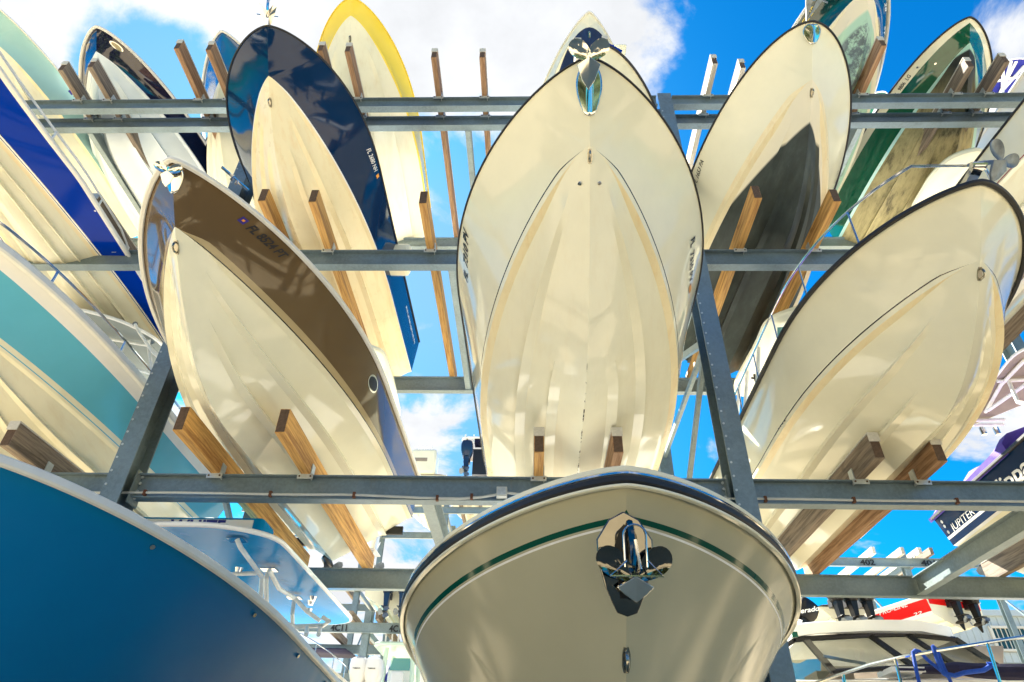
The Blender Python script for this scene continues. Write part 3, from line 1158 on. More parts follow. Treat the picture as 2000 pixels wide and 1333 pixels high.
# side frames at each column line
for x in COLX:
    for lv in (1, 2):
        mb = MB()
        mb.bar((x, 6.662, LV[lv] - .55), (x, 9.778, LV[lv] - .55), .10, .12, 'steel_pale')
        rb(mb, 'side_rail')
    for z0, z1 in ((4.95, 3.15), (4.95, 6.5), (1.6, -.2), (1.6, 3.0)):
        mb = MB()
        mb.bar((x, 6.662, z0), (x, 9.778, z1), .055, .09, 'steel_pale')
        rb(mb, 'brace')
    mb = MB()
    mb.bar((x, 6.662, 4.93), (x, 9.778, 4.93), .05, .08, 'steel_pale')
    rb(mb, 'brace')

# conduit along the lower front beam
cd = empty('conduit', (0, 6.48, LV[1] - .27))
tag(cd, 'thin grey electrical conduit clipped along the bottom of the lowest overhead beam', 'conduit')
mb = MB()
pts = []
for x in np.arange(-10.5, 12, .25):
    dz = .0
    if -1.9 < x < .2:
        dz = -.028 * math.sin((x + 1.9) / 2.1 * math.pi) + (.06 if -.42 < x < -.12 else .02 if -.7 < x < .1 else 0)
    pts.append((x, 6.478, LV[1] - .235 + dz + .004 * math.sin(x * 3)))
mb.tube(pts, .014, 'conduit', 8)
build_local(mb, 'pipe', cd)
for i, x in enumerate((-9.2, -7.3, -5.6, -4.75, -4.1, -2.75, -1.86, -.98, -.62, .05, 1.2, 1.95, 2.42, 3.32, 4.36, 5.4, 7.0, 8.2)):
    mb = MB()
    z = LV[1] - .235
    dz = 0
    if -1.9 < x < .2:
        dz = -.028 * math.sin((x + 1.9) / 2.1 * math.pi) + (.06 if -.42 < x < -.12 else .02 if -.7 < x < .1 else 0)
    mb.box((x - .014, 6.458, z + dz - .03), (x + .014, 6.4985, z + dz + .028), 'rust')
    build_local(mb, 'strap', cd)
mb = MB()
mb.box((-.36, 6.42, LV[1] - .255), (-.25, 6.4985, LV[1] - .15), 'conduit')
mb.box((-.348, 6.412, LV[1] - .243), (-.262, 6.42, LV[1] - .162), 'steel_bright')
jb = build_local(mb, 'junction_box', cd, bevel=.005)

# ------------------------------------------------------------------ bunks
def bunk(x, lv, yf, label, wood_m, w=.085, h=.24, yr=None, cover=True, group='wooden bunks the boats rest on', end=True, br=(1,)):
    z = LV[lv]
    yr = yr or (9.95 if lv < 3 else 9.9)
    root = empty('wooden_bunk', (x, yf, z))
    tag(root, label, 'bunk', group)
    mb = MB()
    mb.box((-w / 2, 0, .002), (w / 2, yr - yf, h), wood_m)
    o = mb.build('plank', root, bevel=.006)
    mb = MB()
    if end:
        mb.box((-w / 2 + .006, -.004, .012), (w / 2 - .006, 0.0, h - .01), 'wood_end')
        mb.build('end_grain', root)
    if cover:
        mb = MB()
        mb.box((-w / 2 - .006, -.012, h + .001), (w / 2 + .006, yr - yf - .02, h + .016), 'carpet')
        mb.box((-w / 2 - .006, -.014, h - .085), (w / 2 + .006, -.0045, h + .001), 'carpet')
        mb.build('carpet_strip', root)
    fronts = [YF - .002] if lv < 3 else [6.358, 6.718]
    for yy in fronts:
        mb = MB()
        y = yy - yf
        s = br[0]
        mb.box((-.085, y - .012, -.052), (.085, y - .001, .006), 'steel_bright')
        mb.box((s * (w / 2 + .001), y - .01, -.04), (s * (w / 2 + .012), y + .085, .125), 'steel_bright')
        b = mb.build('bracket', root)
        mb = MB()
        for bx in (-.06, .06):
            mb.tube([(bx, y - .012, -.024), (bx, y - .02, -.024)], .011, 'wood_end', 6)
        mb.build('bolt', b)
    return root

BUNKS = [
 # lv, x, front y, wood, label
 (1, -5.37, 5.89, 'wood_grey', 'weathered grey plank end sticking out under the teal boat at lower left'),
 (1, -6.45, 5.9, 'wood_grey', 'grey plank under the far side of the teal boat'),
 (1, -3.42, 5.54, 'wood_orange', 'thick orange plank under the left of the brown boat'),
 (1, -2.43, 5.57, 'wood_orange', 'stamped orange plank under the right of the brown boat'),
 (1, .08, 5.94, 'wood_orange', 'plank left of the keel of the big cream boat with black number decals both sides'),
 (1, .87, 5.93, 'wood_brown', 'plank right of the keel of the big cream boat with black number decals both sides'),
 (1, 3.46, 6.0, 'wood_grey', 'grey plank under the left of the cream boat with thick black rail'),
 (1, 4.1, 6.06, 'wood_brown', 'dark brown plank under the right of the cream boat with thick black rail'),
 (1, 6.72, 5.9, 'wood_grey', 'grey plank under the left of the navy boat with the purple cover'),
 (1, 7.8, 5.9, 'wood_grey', 'grey plank under the right of the navy boat with the purple cover'),
 (2, -7.28, 6.02, 'wood_grey', 'grey plank under the left of the royal blue striped boat'),
 (2, -5.77, 5.71, 'wood_grey', 'square cut grey plank against the royal blue stripe'),
 (2, -3.47, 5.62, 'wood_orange', 'orange plank left of the keel of the navy boat with white number'),
 (2, -2.82, 5.64, 'wood_orange', 'orange plank right of the keel of the navy boat with white number'),
 (2, -1.40, 5.67, 'wood_orange', 'lone bright orange plank against open sky left of the big cream boat'),
 (2, 1.0, 5.9, 'wood_orange', 'orange plank hidden behind the big cream boat'),
 (2, 2.83, 5.6, 'wood_orange', 'orange plank left of the keel of the black bottomed boat'),
 (2, 3.83, 5.66, 'wood_orange', 'orange brown plank right of the keel of the black bottomed boat'),
 (2, 7.62, 6.0, 'wood_grey', 'grey plank at the right edge beyond the black railed boat'),
 (2, 6.9, 6.0, 'wood_grey', 'grey plank under the left of the white boat with the red line'),
 (2, -5.02, 5.85, 'wood_grey', 'grey plank end just right of the one on the royal blue stripe'),
 (3, -7.72, 5.82, 'wood_grey', 'grey plank left of the keel of the white bottomed navy bow at top left'),
 (3, -7.20, 5.77, 'wood_grey', 'grey plank right of the keel of the white bottomed navy bow at top left'),
 (3, -5.64, 5.47, 'wood_brown', 'brown plank end standing clear left of the blue bow'),
 (3, -5.14, 5.5, 'wood_brown', 'brown plank in front of the blue bow'),
 (3, -3.36, 5.53, 'wood_brown', 'brown plank left of the keel of the yellow boat'),
 (3, -2.93, 5.55, 'wood_brown', 'brown plank across the keel of the yellow boat'),
 (3, -1.57, 5.66, 'wood_brown', 'left one of two empty planks against the white cloud'),
 (3, -.80, 5.67, 'wood_brown', 'right one of two empty planks against the white cloud'),
 (3, .72, 5.51, 'wood_pale', 'pale plank under the left of the cream bow with a navy triangle'),
 (3, 1.14, 5.48, 'wood_grey', 'plank under the right of the cream bow with a navy triangle'),
 (3, 2.9, 5.81, 'wood_pale', 'left one of two empty white planks against deep blue sky'),
 (3, 3.36, 5.89, 'wood_pale', 'right one of two empty white planks against deep blue sky'),
 (3, 4.75, 5.6, 'wood_brown', 'plank hidden left of the keel of the dark green and cream boat'),
 (3, 5.42, 5.54, 'wood_brown', 'hollow ended brown plank under the dark green and cream boat'),
 (3, 6.93, 5.9, 'wood_grey', 'grey plank left of the keel of the green hulled boat with the stained bottom'),
 (3, 7.44, 5.83, 'wood_grey', 'grey plank right of the keel of the green hulled boat with the stained bottom'),
 (3, 9.2, 5.9, 'wood_grey', 'grey plank under the white boat at the right edge of the top row'),
]
for lv, x, yf, wd, lab in BUNKS:
    bunk(x, lv, yf, lab, wd, cover=not wd == 'wood_orange' or (lv == 1 and x > -1), w=.10 if lv < 3 else .085, h=.27 if lv == 1 else .24, br=(1 if x < 3 else -1,))

# ------------------------------------------------------------------ boats in the rack
GB = 'boats stored bow out in the rack'
PLAIN = lambda m: [(None, m)]
LINE = [(None, 'cream'), (('c', .045), 'black_paint'), (('c', .06), 'cream')]

# big cream boat in the middle
rA, hA = boat('A', 'motorboat', 'big cream boat in the middle with a fine black line and polished anchor', 'boat', GB,
              [(None, 'cream_clean'), (('c', .05), 'black_paint'), (('c', .064), 'cream_clean')], 'cream_scuffed', 'cream_yellow', rail=(.018, .016, 'black'), deck='white',
              strakes=((.34, .7), (.66, .15)), strake_h=.068, chine_w=.075, eye=.46)
hull_text(rA, hA, -1, 'FL  7310 PV', 2.14, 1.60, .30, .13, .10, 'letter_black', bold=.03)
hull_text(rA, hA, 1, 'FL  7310 PV', 1.64, 2.08, .25, .43, .10, 'letter_black', bold=.03)
hull_patch(rA, hA, 1, 2.10, 2.19, .36, .44, 'sticker_orange', 'sticker')
stem_plate(rA, hA, .04, .27, .13)
for s in (1, -1):
    mb = MB()
    p = hA.pt(s, .78, 99 and (math.hypot(hA.sheer(.78)[0] - hA.chine(.78)[0], hA.sheer(.78)[1] - hA.chine(.78)[1]) + .02), 0)
    cb, cz = hA.chine(.62)
    kz = hA.keel_z(.62)
    q = Vector((s * cb * .38, .62, kz + (cz - kz) * .38 - .01))
    mb.tube([q, q + Vector((s * .3, 0, -1)).normalized() * .014], .016, 'stainless', 10)
    mb.build('drain_fitting', rA)
anchor('anchor', 'polished anchor on the bow of the big cream boat in the middle', (FIT['A']['x0'] - .01, FIT['A']['y0'] - .06, FIT['A']['z0'] - .10), (0, -.62, -.78), (0, -.78, .62), .40, 'chrome', spread=.72)

# brown boat
rB, hB = boat('B', 'motorboat', 'brown and cream boat with a tan stripe and dark number beside a blue sticker', 'boat', GB,
              [(None, 'black_paint'), (('c', .014), 'tan'), (('c', .085), 'brown')], 'cream_clean', 'cream', rail=(.05, .045, 'white_rub'), strakes=((.36, .3), (.70, .15)), strake_h=.06, chine_w=.07, eye=.47)
hull_text(rB, hB, 1, 'FL 8524 PT', .64, 1.04, .145, .135, .075, 'letter_black', bold=.03)
hull_patch(rB, hB, 1, .55, .605, .075, .135, 'sticker_blue', 'sticker')
hull_patch(rB, hB, 1, .568, .588, .094, .114, 'sticker_orange', 'sticker', off=.008)
stem_plate(rB, hB, .03, .17, .10)
fr = hull_patch(rB, hB, 1, 2.90, 3.20, .10, .28, 'stainless', 'porthole', ellipse=True)
hull_patch(rB, hB, 1, 2.925, 3.175, .122, .258, 'black_gloss', 'porthole_glass', off=.009, ellipse=True).parent = fr
anchor('anchor', 'polished plough anchor on the brown boat bow', (FIT['B']['x0'] + .02, FIT['B']['y0'] - .02, FIT['B']['z0'] - .16), (.35, -.75, -.45), (0, -.4, .9), .22, 'chrome')
mb = MB()
for s in (1, -1):
    b, z = hB.sheer(.35)
mb.tube([(.42, .22, .02), (.42, .22, .06), (.36, .12, .065), (.50, .38, .065), (.44, .27, .06), (.44, .27, .02)], .014, 'stainless', 8)
mb.build('cleat', rB)

# cream boat with heavy black rail
rC, hC = boat('C', 'motorboat', 'cream boat on the right with a thick black rub rail and bow railing', 'boat', GB,
              [(None, 'cream_clean'), (('c', .05), 'black_paint'), (('c', .064), 'cream_clean')], 'cream_clean', 'cream_yellow', rail=(.048, .048, 'black'), strakes=((.34, .5), (.68, .2)), strake_h=.06, chine_w=.085, eye=.47)
for y_ in (2.68, 2.74, 2.80, 2.86):
    hull_patch(rC, hC, -1, y_ - .014, y_ + .014, .700, .722, 'letter_black', 'draft_mark', ellipse=True)  # round draft marks along the hull, painted as small ellipses
pulpit_rail(rC, hC, .22, 4.6, .05, .50, (.75, 1.5, 2.3, 3.1, 3.9), lean=-.05, r=.012)
anchor('anchor', 'dull grey lobed anchor on the bow roller of the black railed cream boat', (FIT['C']['x0'] + .20, FIT['C']['y0'] - .10, FIT['C']['z0'] + .18), (.25, -.70, -.66), (.45, -.45, .7), .36, 'cast_grey')
mb = MB()
mb.bar((-.03, .30, .07), (-.02, -.12, .12), .09, .05, 'stainless')
mb.tube([(-.08, -.10, .12), (.04, -.10, .12)], .03, 'stainless', 10)
mb.build('bow_roller', rC)

# teal boat, lower left
rD, hD = boat('D', 'center_console_boat', 'teal and cream boat at left with a wide white gunwale and bow railing', 'boat', GB,
              [(None, 'cream'), (('c', .03), 'teal'), (('c', .042), 'cream'), (('c', .10), 'teal'), (('s', .16), 'white')], 'cream', 'cream', rail=(.09, .11, 'white_rub'), strakes=((.36, .3), (.70, .15)))
pulpit_rail(rD, hD, .3, 4.4, .06, .30, (.9, 1.9, 2.9, 3.9))
hull_patch(rD, hD, 1, .26, .46, .17, .26, 'sticker_red', 'sticker')
# royal blue striped boat
rE, hE = boat('E', 'motorboat', 'white boat at left with a broad royal blue band and twin navy pinstripes', 'boat', GB,
              [(None, 'white'), (('c', .012), 'deep_navy'), (('c', .024), 'white'), (('c', .05), 'deep_navy'), (('c', .058), 'royal'), (('s', .035), 'white')], 'cream', 'cream_yellow', rail=(.05, .05, 'white_rub'), strakes=((.36, .3), (.70, .15)))
pulpit_rail(rE, hE, .4, 5.2, .06, .24, (1.2, 2.2, 3.2, 4.2), mat='alu_white')
# navy boat with white number
rF, hF = boat('F', 'motorboat', 'navy boat with a yellow cream bottom and white number', 'boat', GB,
              [(None, 'white'), (('c', .02), 'navy')], 'cream_yellow', 'cream_yellow', rail=(.022, .02, 'black'), strakes=((.36, .3), (.70, .15)), eye=.60, length=10.5 - FIT['F']['y0'])
hull_text(rF, hF, 1, 'FL 2680 NH', 1.68, 2.08, .13, .12, .075, 'letter_white')
hull_patch(rF, hF, 1, 2.14, 2.20, .05, .11, 'sticker_orange', 'sticker')
hull_text(rF, hF, 1, 'RTUNA-SPORTS', 5.0, 6.1, .26, .28, .06, 'letter_white', name='lettering', shear=0)
anchor('anchor', 'shiny star shaped anchor on the tip of the navy boat with the white number', (FIT['F']['x0'] - .02, FIT['F']['y0'] - .06, FIT['F']['z0'] + .14), (.25, -.55, -.8), (.1, -.8, .55), .30, 'chrome', 'fluke')
# cream boat with black bottom paint
MT['bottom_G'] = bottom_paint('black bottom paint', -.98, lin(.80, .73, .55), lin(.040, .052, .047))
rG, hG = boat('G', 'motorboat', 'cream boat with black painted bottom and a grey anchor at its bow', 'boat', GB,
              [(None, 'cream_yellow'), (('c', .08), 'cream_clean')], 'bottom_G', 'cream_yellow', rail=(.025, .025, 'black'), eye=.52, chine_w=.07)
hull_text(rG, hG, -1, 'FL 1653 PA', 2.24, 1.86, .17, .12, .07, 'letter_black')
hull_text(rG, hG, 1, 'FL 1653 PA', 1.95, 2.4, .22, .24, .07, 'letter_black')
stem_plate(rG, hG, .02, .16, .12)
anchor('anchor', 'grey galvanised fluke anchor standing over the bow of the black bottomed boat', (FIT['G']['x0'] + .06, FIT['G']['y0'] - .14, FIT['G']['z0'] + .32), (.1, -.6, -.75), (.25, -.55, .75), .46, 'cast_grey', 'fluke')
# bow behind the big cream one
rH, hH = boat('H', 'motorboat', 'cream bow with thin black rail peeping from behind the big cream boat', 'boat', GB, PLAIN('cream_clean'), 'cream', rail=(.03, .03, 'black'))
mb = MB()
mb.tube([(.12, .05, .06), (.02, .02, .085), (.24, .14, .085), (.14, .07, .06)], .03, 'royal', 8)
mb.build('bow_cleat', rH)
# yellow boat
rI, hI = boat('I', 'motorboat', 'yellow sided boat with a pale bottom in the top row', 'boat', GB,
              [(None, 'yellow')], 'cream', 'yellow', rail=(.02, .02, 'yellow'), strakes=((.36, .3), (.70, .15)), eye=.40, chine_w=.03)
# navy triangle
MT['bottom_J'] = bottom_paint('navy bottom paint', -.20, lin(.006, .02, .075), lin(.006, .02, .075))
FIT['J']['qc'] = .56
FIT['J']['wc'] = .05
rJ, hJ = boat('J', 'motorboat', 'cream bow with a navy bottom triangle at top centre', 'boat', GB, PLAIN('cream_clean'), 'bottom_J', 'cream', rail=(.03, .03, 'white_rub'), eye=.2)
mb = MB()
mb.box((.32, .62, .03), (.72, 1.3, .09), 'cream_clean')
o = mb.build('bow_platform', rJ, bevel=.03)
# green and cream boat at the top edge
MT['bottom_K'] = bottom_paint('algae stained bottom', -.90, lin(.78, .70, .52), lin(.16, .20, .20), stripe=lin(.40, .60, .46), stripe_h=.12, mottled=True)
rK, hK = boat('K', 'motorboat', 'dark green and cream boat with gold number and algae stained bottom', 'boat', GB,
              [(None, 'cream'), (('c', .015), 'dark_green'), (('s', .02), 'white')], 'bottom_K', 'cream', rail=(.035, .04, 'white_rub'))
hull_text(rK, hK, -1, 'FL 28      SY', .98, .38, .15, .13, .085, 'letter_gold')
hull_text(rK, hK, 1, 'FL 28      SY', .45, 1.15, .14, .15, .075, 'letter_white')
# green boat with the stained bottom
MT['bottom_L'] = bottom_paint('grimy black bottom', -.42, lin(.36, .60, .50), lin(.012, .018, .018), stripe=lin(.36, .60, .50), stripe_h=.1, grime=lin(.24, .205, .10))
rL, hL = boat('L', 'motorboat', 'green and cream boat at upper right with a grimy olive bottom', 'boat', GB,
              [(None, 'green'), (('s', .13), 'cream_clean')], 'bottom_L', 'pale_teal', rail=(.03, .03, 'black'))
hull_text(rL, hL, -1, 'FL  9806  LG', 1.22, .86, .115, .095, .055, 'letter_black')
for yy, dd in ((.72, .07), (.60, .25)):
    hull_patch(rL, hL, -1, yy, yy + .03, dd, dd + .03, 'stainless', 'through_hull', ellipse=True)
# navy bow, top left
rM, hM = boat('M', 'motorboat', 'navy and white bow at top left with oval hawse holes', 'boat', GB,
              [(None, 'white'), (('c', .02), 'black_paint'), (('c', .032), 'deep_navy'), (('s', .015), 'white')], 'cool_white', 'cool_white', rail=(.05, .05, 'white_rub'), strakes=((.36, .3), (.70, .15)))
for s in (1, -1):
    f_ = hull_patch(rM, hM, s, .18, .36, .055, .155, 'stainless', 'hawse_hole', ellipse=True)
    hull_patch(rM, hM, s, .20, .34, .072, .138, 'tan', 'hawse_opening', off=.009, ellipse=True).parent = f_
# pale teal boat, far left
rN, hN = boat('N', 'motorboat', 'pale teal and cream boat in the top left corner', 'boat', GB,
              [(None, 'pale_teal'), (('s', .01), 'white')], 'cream', 'cream_yellow', rail=(.03, .03, 'white_rub'), strakes=((.36, .3), (.70, .15)))
hull_patch(rN, hN, 1, 1.42, 1.50, .03, .10, 'sticker_blue', 'sticker')
hull_text(rN, hN, 1, 'FL', 1.53, 1.62, .09, .09, .06, 'letter_black')
hull_text(rN, hN, 1, 'Sir Quinn', 2.15, 3.0, .30, .34, .12, 'letter_black', name='boat_name', shear=.5, bold=0)
mb = MB()
b, z = hN.sheer(1.3)
mb.tube([(b - .04, 1.15, z + .02), (b - .02, 1.22, z + .10), (b + .06, 1.34, z + .16), (b + .10, 1.36, z + .17)], [.015, .018, .02, .05], 'alu_white', 8)
mb.build('bow_light', rN)
# blue bow
rP, hP = boat('P', 'motorboat', 'mid blue bow with a black line half hidden behind the navy boat', 'boat', GB,
              [(None, 'black_paint'), (('c', .03), 'mid_blue')], 'cream', 'cream', rail=(.04, .04, 'white_rub'))
pulpit_rail(rP, hP, .35, 2.4, .05, .22, (.8, 1.5))
# white boat with a red line at the right edge
rT, hT = boat('T', 'motorboat', 'white boat with a red pinstripe passing behind the grey lobed anchor', 'boat', GB,
              [(None, 'cream'), (('c', .02), 'red_line'), (('c', .035), 'cream_clean')], 'cream', 'cream', rail=(.03, .03, 'black'))
rU, hU = boat('U', 'motorboat', 'white boat with blue bimini top at the upper right edge', 'boat', GB, PLAIN('white'), 'cool_white', rail=(.05, .05, 'white_rub'))
# navy boat with purple cover
rX, hX = boat('JB', 'center_console_boat', 'navy boat with white stripe under a purple cover at the right edge', 'boat', GB,
              [(None, 'navy'), (('c', .09), 'white'), (('c', .13), 'navy')], 'cream', 'white', rail=(.05, .05, 'black'), transom='white', length=6.72)
Lx = hX.L
hull_text(rX, hX, -1, 'JUPITER', Lx - .20, Lx - .85, .30, .30, .10, 'letter_white', name='lettering', shear=.2, bold=0)
hull_patch(rX, hX, -1, Lx - .83, Lx - .22, .315, .326, 'letter_white', 'underline')
hull_text(rX, hX, -1, 'Philippa', Lx - 1.05, Lx - 2.2, .34, .32, .19, 'letter_white', name='boat_name', shear=.25, bold=.02)
for yy, dd in ((.10, .08), (.09, .15), (.08, .24)):
    hull_patch(rX, hX, -1, Lx - yy, Lx - yy - .05, dd, dd + .05, 'stainless', 'through_hull', ellipse=True)

# level 0 boats
rQ, hQ = boat('Q', 'center_console_boat', 'large sea blue boat filling the lower left corner with white gunwale', 'boat', GB,
              [(None, 'sea_blue'), (('s', .022), 'white')], 'sea_blue', 'sea_blue', rail=(.05, .06, 'white_rub'), length=8.2)
for y in (.9, 1.9, 2.9, 3.9, 4.9, 5.9):
    mb = MB()
    p = hQ.pt(1, y, .075, 0)
    mb.tube([p, p + hQ.normal(y) * .02], .016, 'stainless', 8)
    mb.build('snap_stud', rQ)
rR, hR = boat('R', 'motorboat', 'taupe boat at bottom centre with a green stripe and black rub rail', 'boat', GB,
              [(None, 'shaded'), (('z', .168), 'letter_white'), (('z', .160), 'shaded'), (('z', .152), 'stripe_green'), (('z', .131), 'shaded')], 'shaded', 'shaded', rail=(.04, .045, 'black', 0, 0), eye=.50)
mb = rail_mesh(hR, .016, .016, 'stainless', drop=-.028, out_=.6)
mb.build('rub_strake', rR)
mb = rail_mesh(hR, .04, .035, 'cream_clean', drop=-.052, out_=-.2)
mb.build('gunwale', rR)
rail_mesh(hR, .03, .018, 'cream_clean', drop=.032, out_=0).build('rail_moulding', rR)

# hawse plate and anchor of the taupe boat
mb = MB()
ol = [(0, .30), (.085, .25), (.155, .13), (.15, 0), (.11, -.16), (.055, -.29), (0, -.31), (-.055, -.29), (-.11, -.16), (-.15, 0), (-.155, .13), (-.085, .25)]
cpos = at_y(1221, 1112, FIT['R']['y0'] + .06)
up = Vector((0, -.30, .95)).normalized()
nn = Vector((0, -.95, -.30)).normalized()
mb.prism([(a * .80, b * .72 + .03) for a, b in ol], cpos, (1, 0, 0), up, nn, .02, 'dark_chrome')
o = build_local(mb, 'hawse_plate', rR, bevel=.006)
mb = MB()
mb.prism([(-.03, -.12), (.03, -.12), (.045, .10), (.02, .17), (0, .19), (-.02, .17), (-.045, .10)], cpos + nn * .021, (1, 0, 0), up, nn, .004, 'black_gloss')
build_local(mb, 'hawse_hole', rR)
anchor('anchor', 'polished anchor hanging at the stem of the taupe boat with the green stripe', cpos + Vector((.025, -.10, -.06)), (0, -.90, -.40), (0, -.40, .90), .335, 'dark_chrome', wire=True)

# ------------------------------------------------------------------ tops, frames and motors
def slab(corners, th, m, rim=None, round_n=5, r=.25, crown=0.0):
    """rounded plate; corners in order (Vectors), th thickness upward"""
    pts = []
    n = len(corners)
    for i in range(n):
        p0, p, p1 = Vector(corners[i - 1]), Vector(corners[i]), Vector(corners[(i + 1) % n])
        a = (p0 - p)
        b = (p1 - p)
        rr = min(r, a.length * .45, b.length * .45)
        A, B = p + a.normalized() * rr, p + b.normalized() * rr
        for k in range(round_n + 1):
            t = k / round_n
            pts.append(A * (1 - t) ** 2 + p * 2 * t * (1 - t) + B * t * t)
    mb = MB()
    c = sum(pts, Vector()) / len(pts)
    N_ = len(pts)
    vs = [p for p in pts] + [p + Vector((0, 0, th)) for p in pts]
    inner = [c + (p - c) * .6 + Vector((0, 0, crown)) for p in pts]
    vs += inner + [p + Vector((0, 0, th)) for p in inner]
    vs += [c + Vector((0, 0, crown * 1.3)), c + Vector((0, 0, crown * 1.3 + th))]
    fs, fr = [], []
    for i in range(N_):
        j = (i + 1) % N_
        fr.append((i, j, j + N_, i + N_))
        fs.append((i, i + 2 * N_, j + 2 * N_, j))
        fs.append((i + N_, j + N_, j + 3 * N_, i + 3 * N_))
        fs.append((i + 2 * N_, 4 * N_, j + 2 * N_))
        fs.append((i + 3 * N_, j + 3 * N_, 4 * N_ + 1))
    mb.add(vs, fs, m, True)
    k = mb.mat(rim or m)
    for q in fr:
        mb.f.append(list(q))
        mb.mi.append(k)
        mb.sm.append(True)
    # rim bead
    mb.tube([p + Vector((0, 0, th / 2)) for p in pts] + [pts[0] + Vector((0, 0, th / 2))], th * .55, rim or m, 6, caps=False)
    return mb

def pipes(top, parent, paths, r, m, name='pipe'):
    for p in paths:
        mb = MB()
        mb.tube(p, r, m, 8)
        build_local(mb, name, parent, top=top)

V = Vector
# grey T-top of the teal boat
z = 5.80
cs = [at_z(132, 600, z), at_z(245, 632, z), at_z(318, 672, z), at_z(345, 745, z), at_z(120, 790, z), at_z(20, 660, z)]
o = build_local(slab(cs, .05, 'grey_gel', 'white', r=.35, crown=.03), 'hardtop', rD)
a1, a2, a3 = at_z(264, 634, z - .02), at_z(292, 668, z - .02), at_z(190, 665, z - .02)
b1 = at_z(296, 716, z - .75)
pipes(rD, o, [[a1, at_z(272, 650, z - .15), at_z(300, 690, z - .45), at_z(325, 710, z - .6)], [at_z(186, 658, z - .04), at_z(288, 675, z - .06)], [at_z(291, 664, z - .02), at_z(290, 676, z - .08), at_z(297, 728, z - .9), V((-5.62, 8.9, 4.2))], [at_z(291, 676, z - .08), at_z(322, 709, z - .5)],
                [at_z(265, 722, z - .5), at_z(315, 735, z - .5)]], .022, 'alu_white', 'frame_pipe')
mb = MB()
mb.tube([at_z(264, 633, z - .006), at_z(264, 633, z + .004)], .035, 'stainless', 12)
mb.tube([at_z(296, 667, z - .006), at_z(296, 667, z + .004)], .045, 'stainless', 12)
build_local(mb, 'pipe_flange', o, top=rD)
mb = MB()
mb.box((-7.1, 8.2, 4.45), (-6.0, 9.0, 5.0), 'white')
build_local(mb, 'console', rD, bevel=.05)

# blue hardtop of the sea blue boat with the white visor panel
z = 2.42
cs = [at_z(300, 1028, z), at_z(430, 1030, z), at_z(540, 1053, z), at_z(575, 1090, z), at_z(692, 1218, z), at_z(565, 1226, z), V((-5.0, 10.7, z)), V((-4.9, 6.6, z))]
o = build_local(slab(cs, .05, 'sky_blue', 'white', r=.3, crown=.04), 'hardtop', rQ)
mb = MB()
mb.box((-4.6, 6.95, z + .07), (-2.95, 7.35, z + .30), 'sky_blue')
build_local(mb, 'visor', rQ, bevel=.05)
mb = MB()
mb.box((-4.3, 6.935, z + .085), (-3.06, 6.9495, z + .255), 'white')
v = build_local(mb, 'visor_panel', rQ)
tv, tf = text_mesh('WHITE', 0, .03)
raw = MB()
raw.add([(-3.98 + .62 * q.x, 6.929, z + .10 + q.y * .21) for q in tv], tf, 'letter_blue')
build_local(raw, 'lettering', v, top=rQ)
zz_ = z - .03
pipes(rQ, o, [
    [at_z(463, 1054, zz_), at_z(470, 1070, zz_ - .08), at_z(512, 1128, zz_ - .35), V((-3.1, 8.2, 1.2))],
    [at_z(526, 1114, zz_), at_z(520, 1130, zz_ - .1), V((-3.05, 8.55, 1.15))],
    [at_z(575, 1168, zz_), at_z(571, 1200, zz_ - .25), V((-3.0, 9.6, 1.1))],
    [at_z(575, 1168, zz_ - .05), at_z(600, 1195, zz_ - .2), at_z(625, 1213, zz_ - .3)],
    [at_z(526, 1114, zz_ - .05), at_z(545, 1150, zz_ - .15), at_z(575, 1168, zz_ - .05)],
    [at_z(450, 1122, zz_ - .04), at_z(500, 1120, zz_ - .04)],
    [at_z(490, 1192, .8 + 1.2), at_z(575, 1224, 2.0), at_z(632, 1222, 2.0), at_z(643, 1214, 2.0), at_z(630, 1206, 2.05)],
    [at_z(600, 1224, 2.0), at_z(598, 1240, 1.8)], [at_z(626, 1224, 2.0), at_z(622, 1240, 1.8)],
    ], .026, 'alu_white', 'frame_pipe')
for px, py in ((463, 1054), (526, 1112), (575, 1167)):
    mb = MB()
    p = at_z(px, py, zz_ + .025)
    mb.box((p.x - .09, p.y - .07, p.z - .012), (p.x + .09, p.y + .07, p.z + .006), 'stainless')
    build_local(mb, 'pipe_flange', o, top=rQ)
for px, py in ((467, 1110), (612, 1166), (608, 1174), (604, 1190)):
    mb = MB()
    p = at_z(px, py, zz_)
    mb.tube([p, p - V((0, 0, .05))], [.05, .035], 'stainless', 12)
    build_local(mb, 'dome_light', o, top=rQ)
mb = MB()
mb.box((-4.3, 8.9, .9), (-3.0, 9.0, 2.0), 'white')
mb.box((-4.2, 8.88, 1.4), (-3.1, 8.899, 1.95), 'sky_blue')
build_local(mb, 'windscreen', rQ)
mb = MB()
mb.box((-4.3, 9.01, .9), (-3.0, 10.2, 1.6), 'white')
build_local(mb, 'console', rQ, bevel=.06)

# cream canopy on the brown boat
z = 5.42
cs = [at_z(722, 680, z), at_z(745, 688, z), at_z(762, 730, z), at_z(781, 815, z), at_z(760, 830, z), V((-3.4, 9.2, z)), V((-3.4, 6.5, z))]
build_local(slab(cs, .06, 'cream_clean', 'cream_clean', r=.3, crown=.02), 'hardtop', rB)
mb = MB()
for y_ in (7.6, 9.0):
    mb.box((-2.55, y_, 4.4), (-2.45, y_ + .1, z), 'cream_clean')
build_local(mb, 'canopy_post', rB)
# seat back of the navy boat
mb = MB()
p = at_y(800, 540, 7.9)
mb.box((p.x - .5, 7.7, 7.75), (p.x + .0, 8.0, p.z + .05), 'cream_clean')
build_local(mb, 'console', rF, bevel=.08)
mb = MB()
b, z_ = hF.sheer(3)
mb.box((.2, hF.L, -1.22), (.75, hF.L + .08, -1.05), 'black')
mb.build('trim_tab', rF)

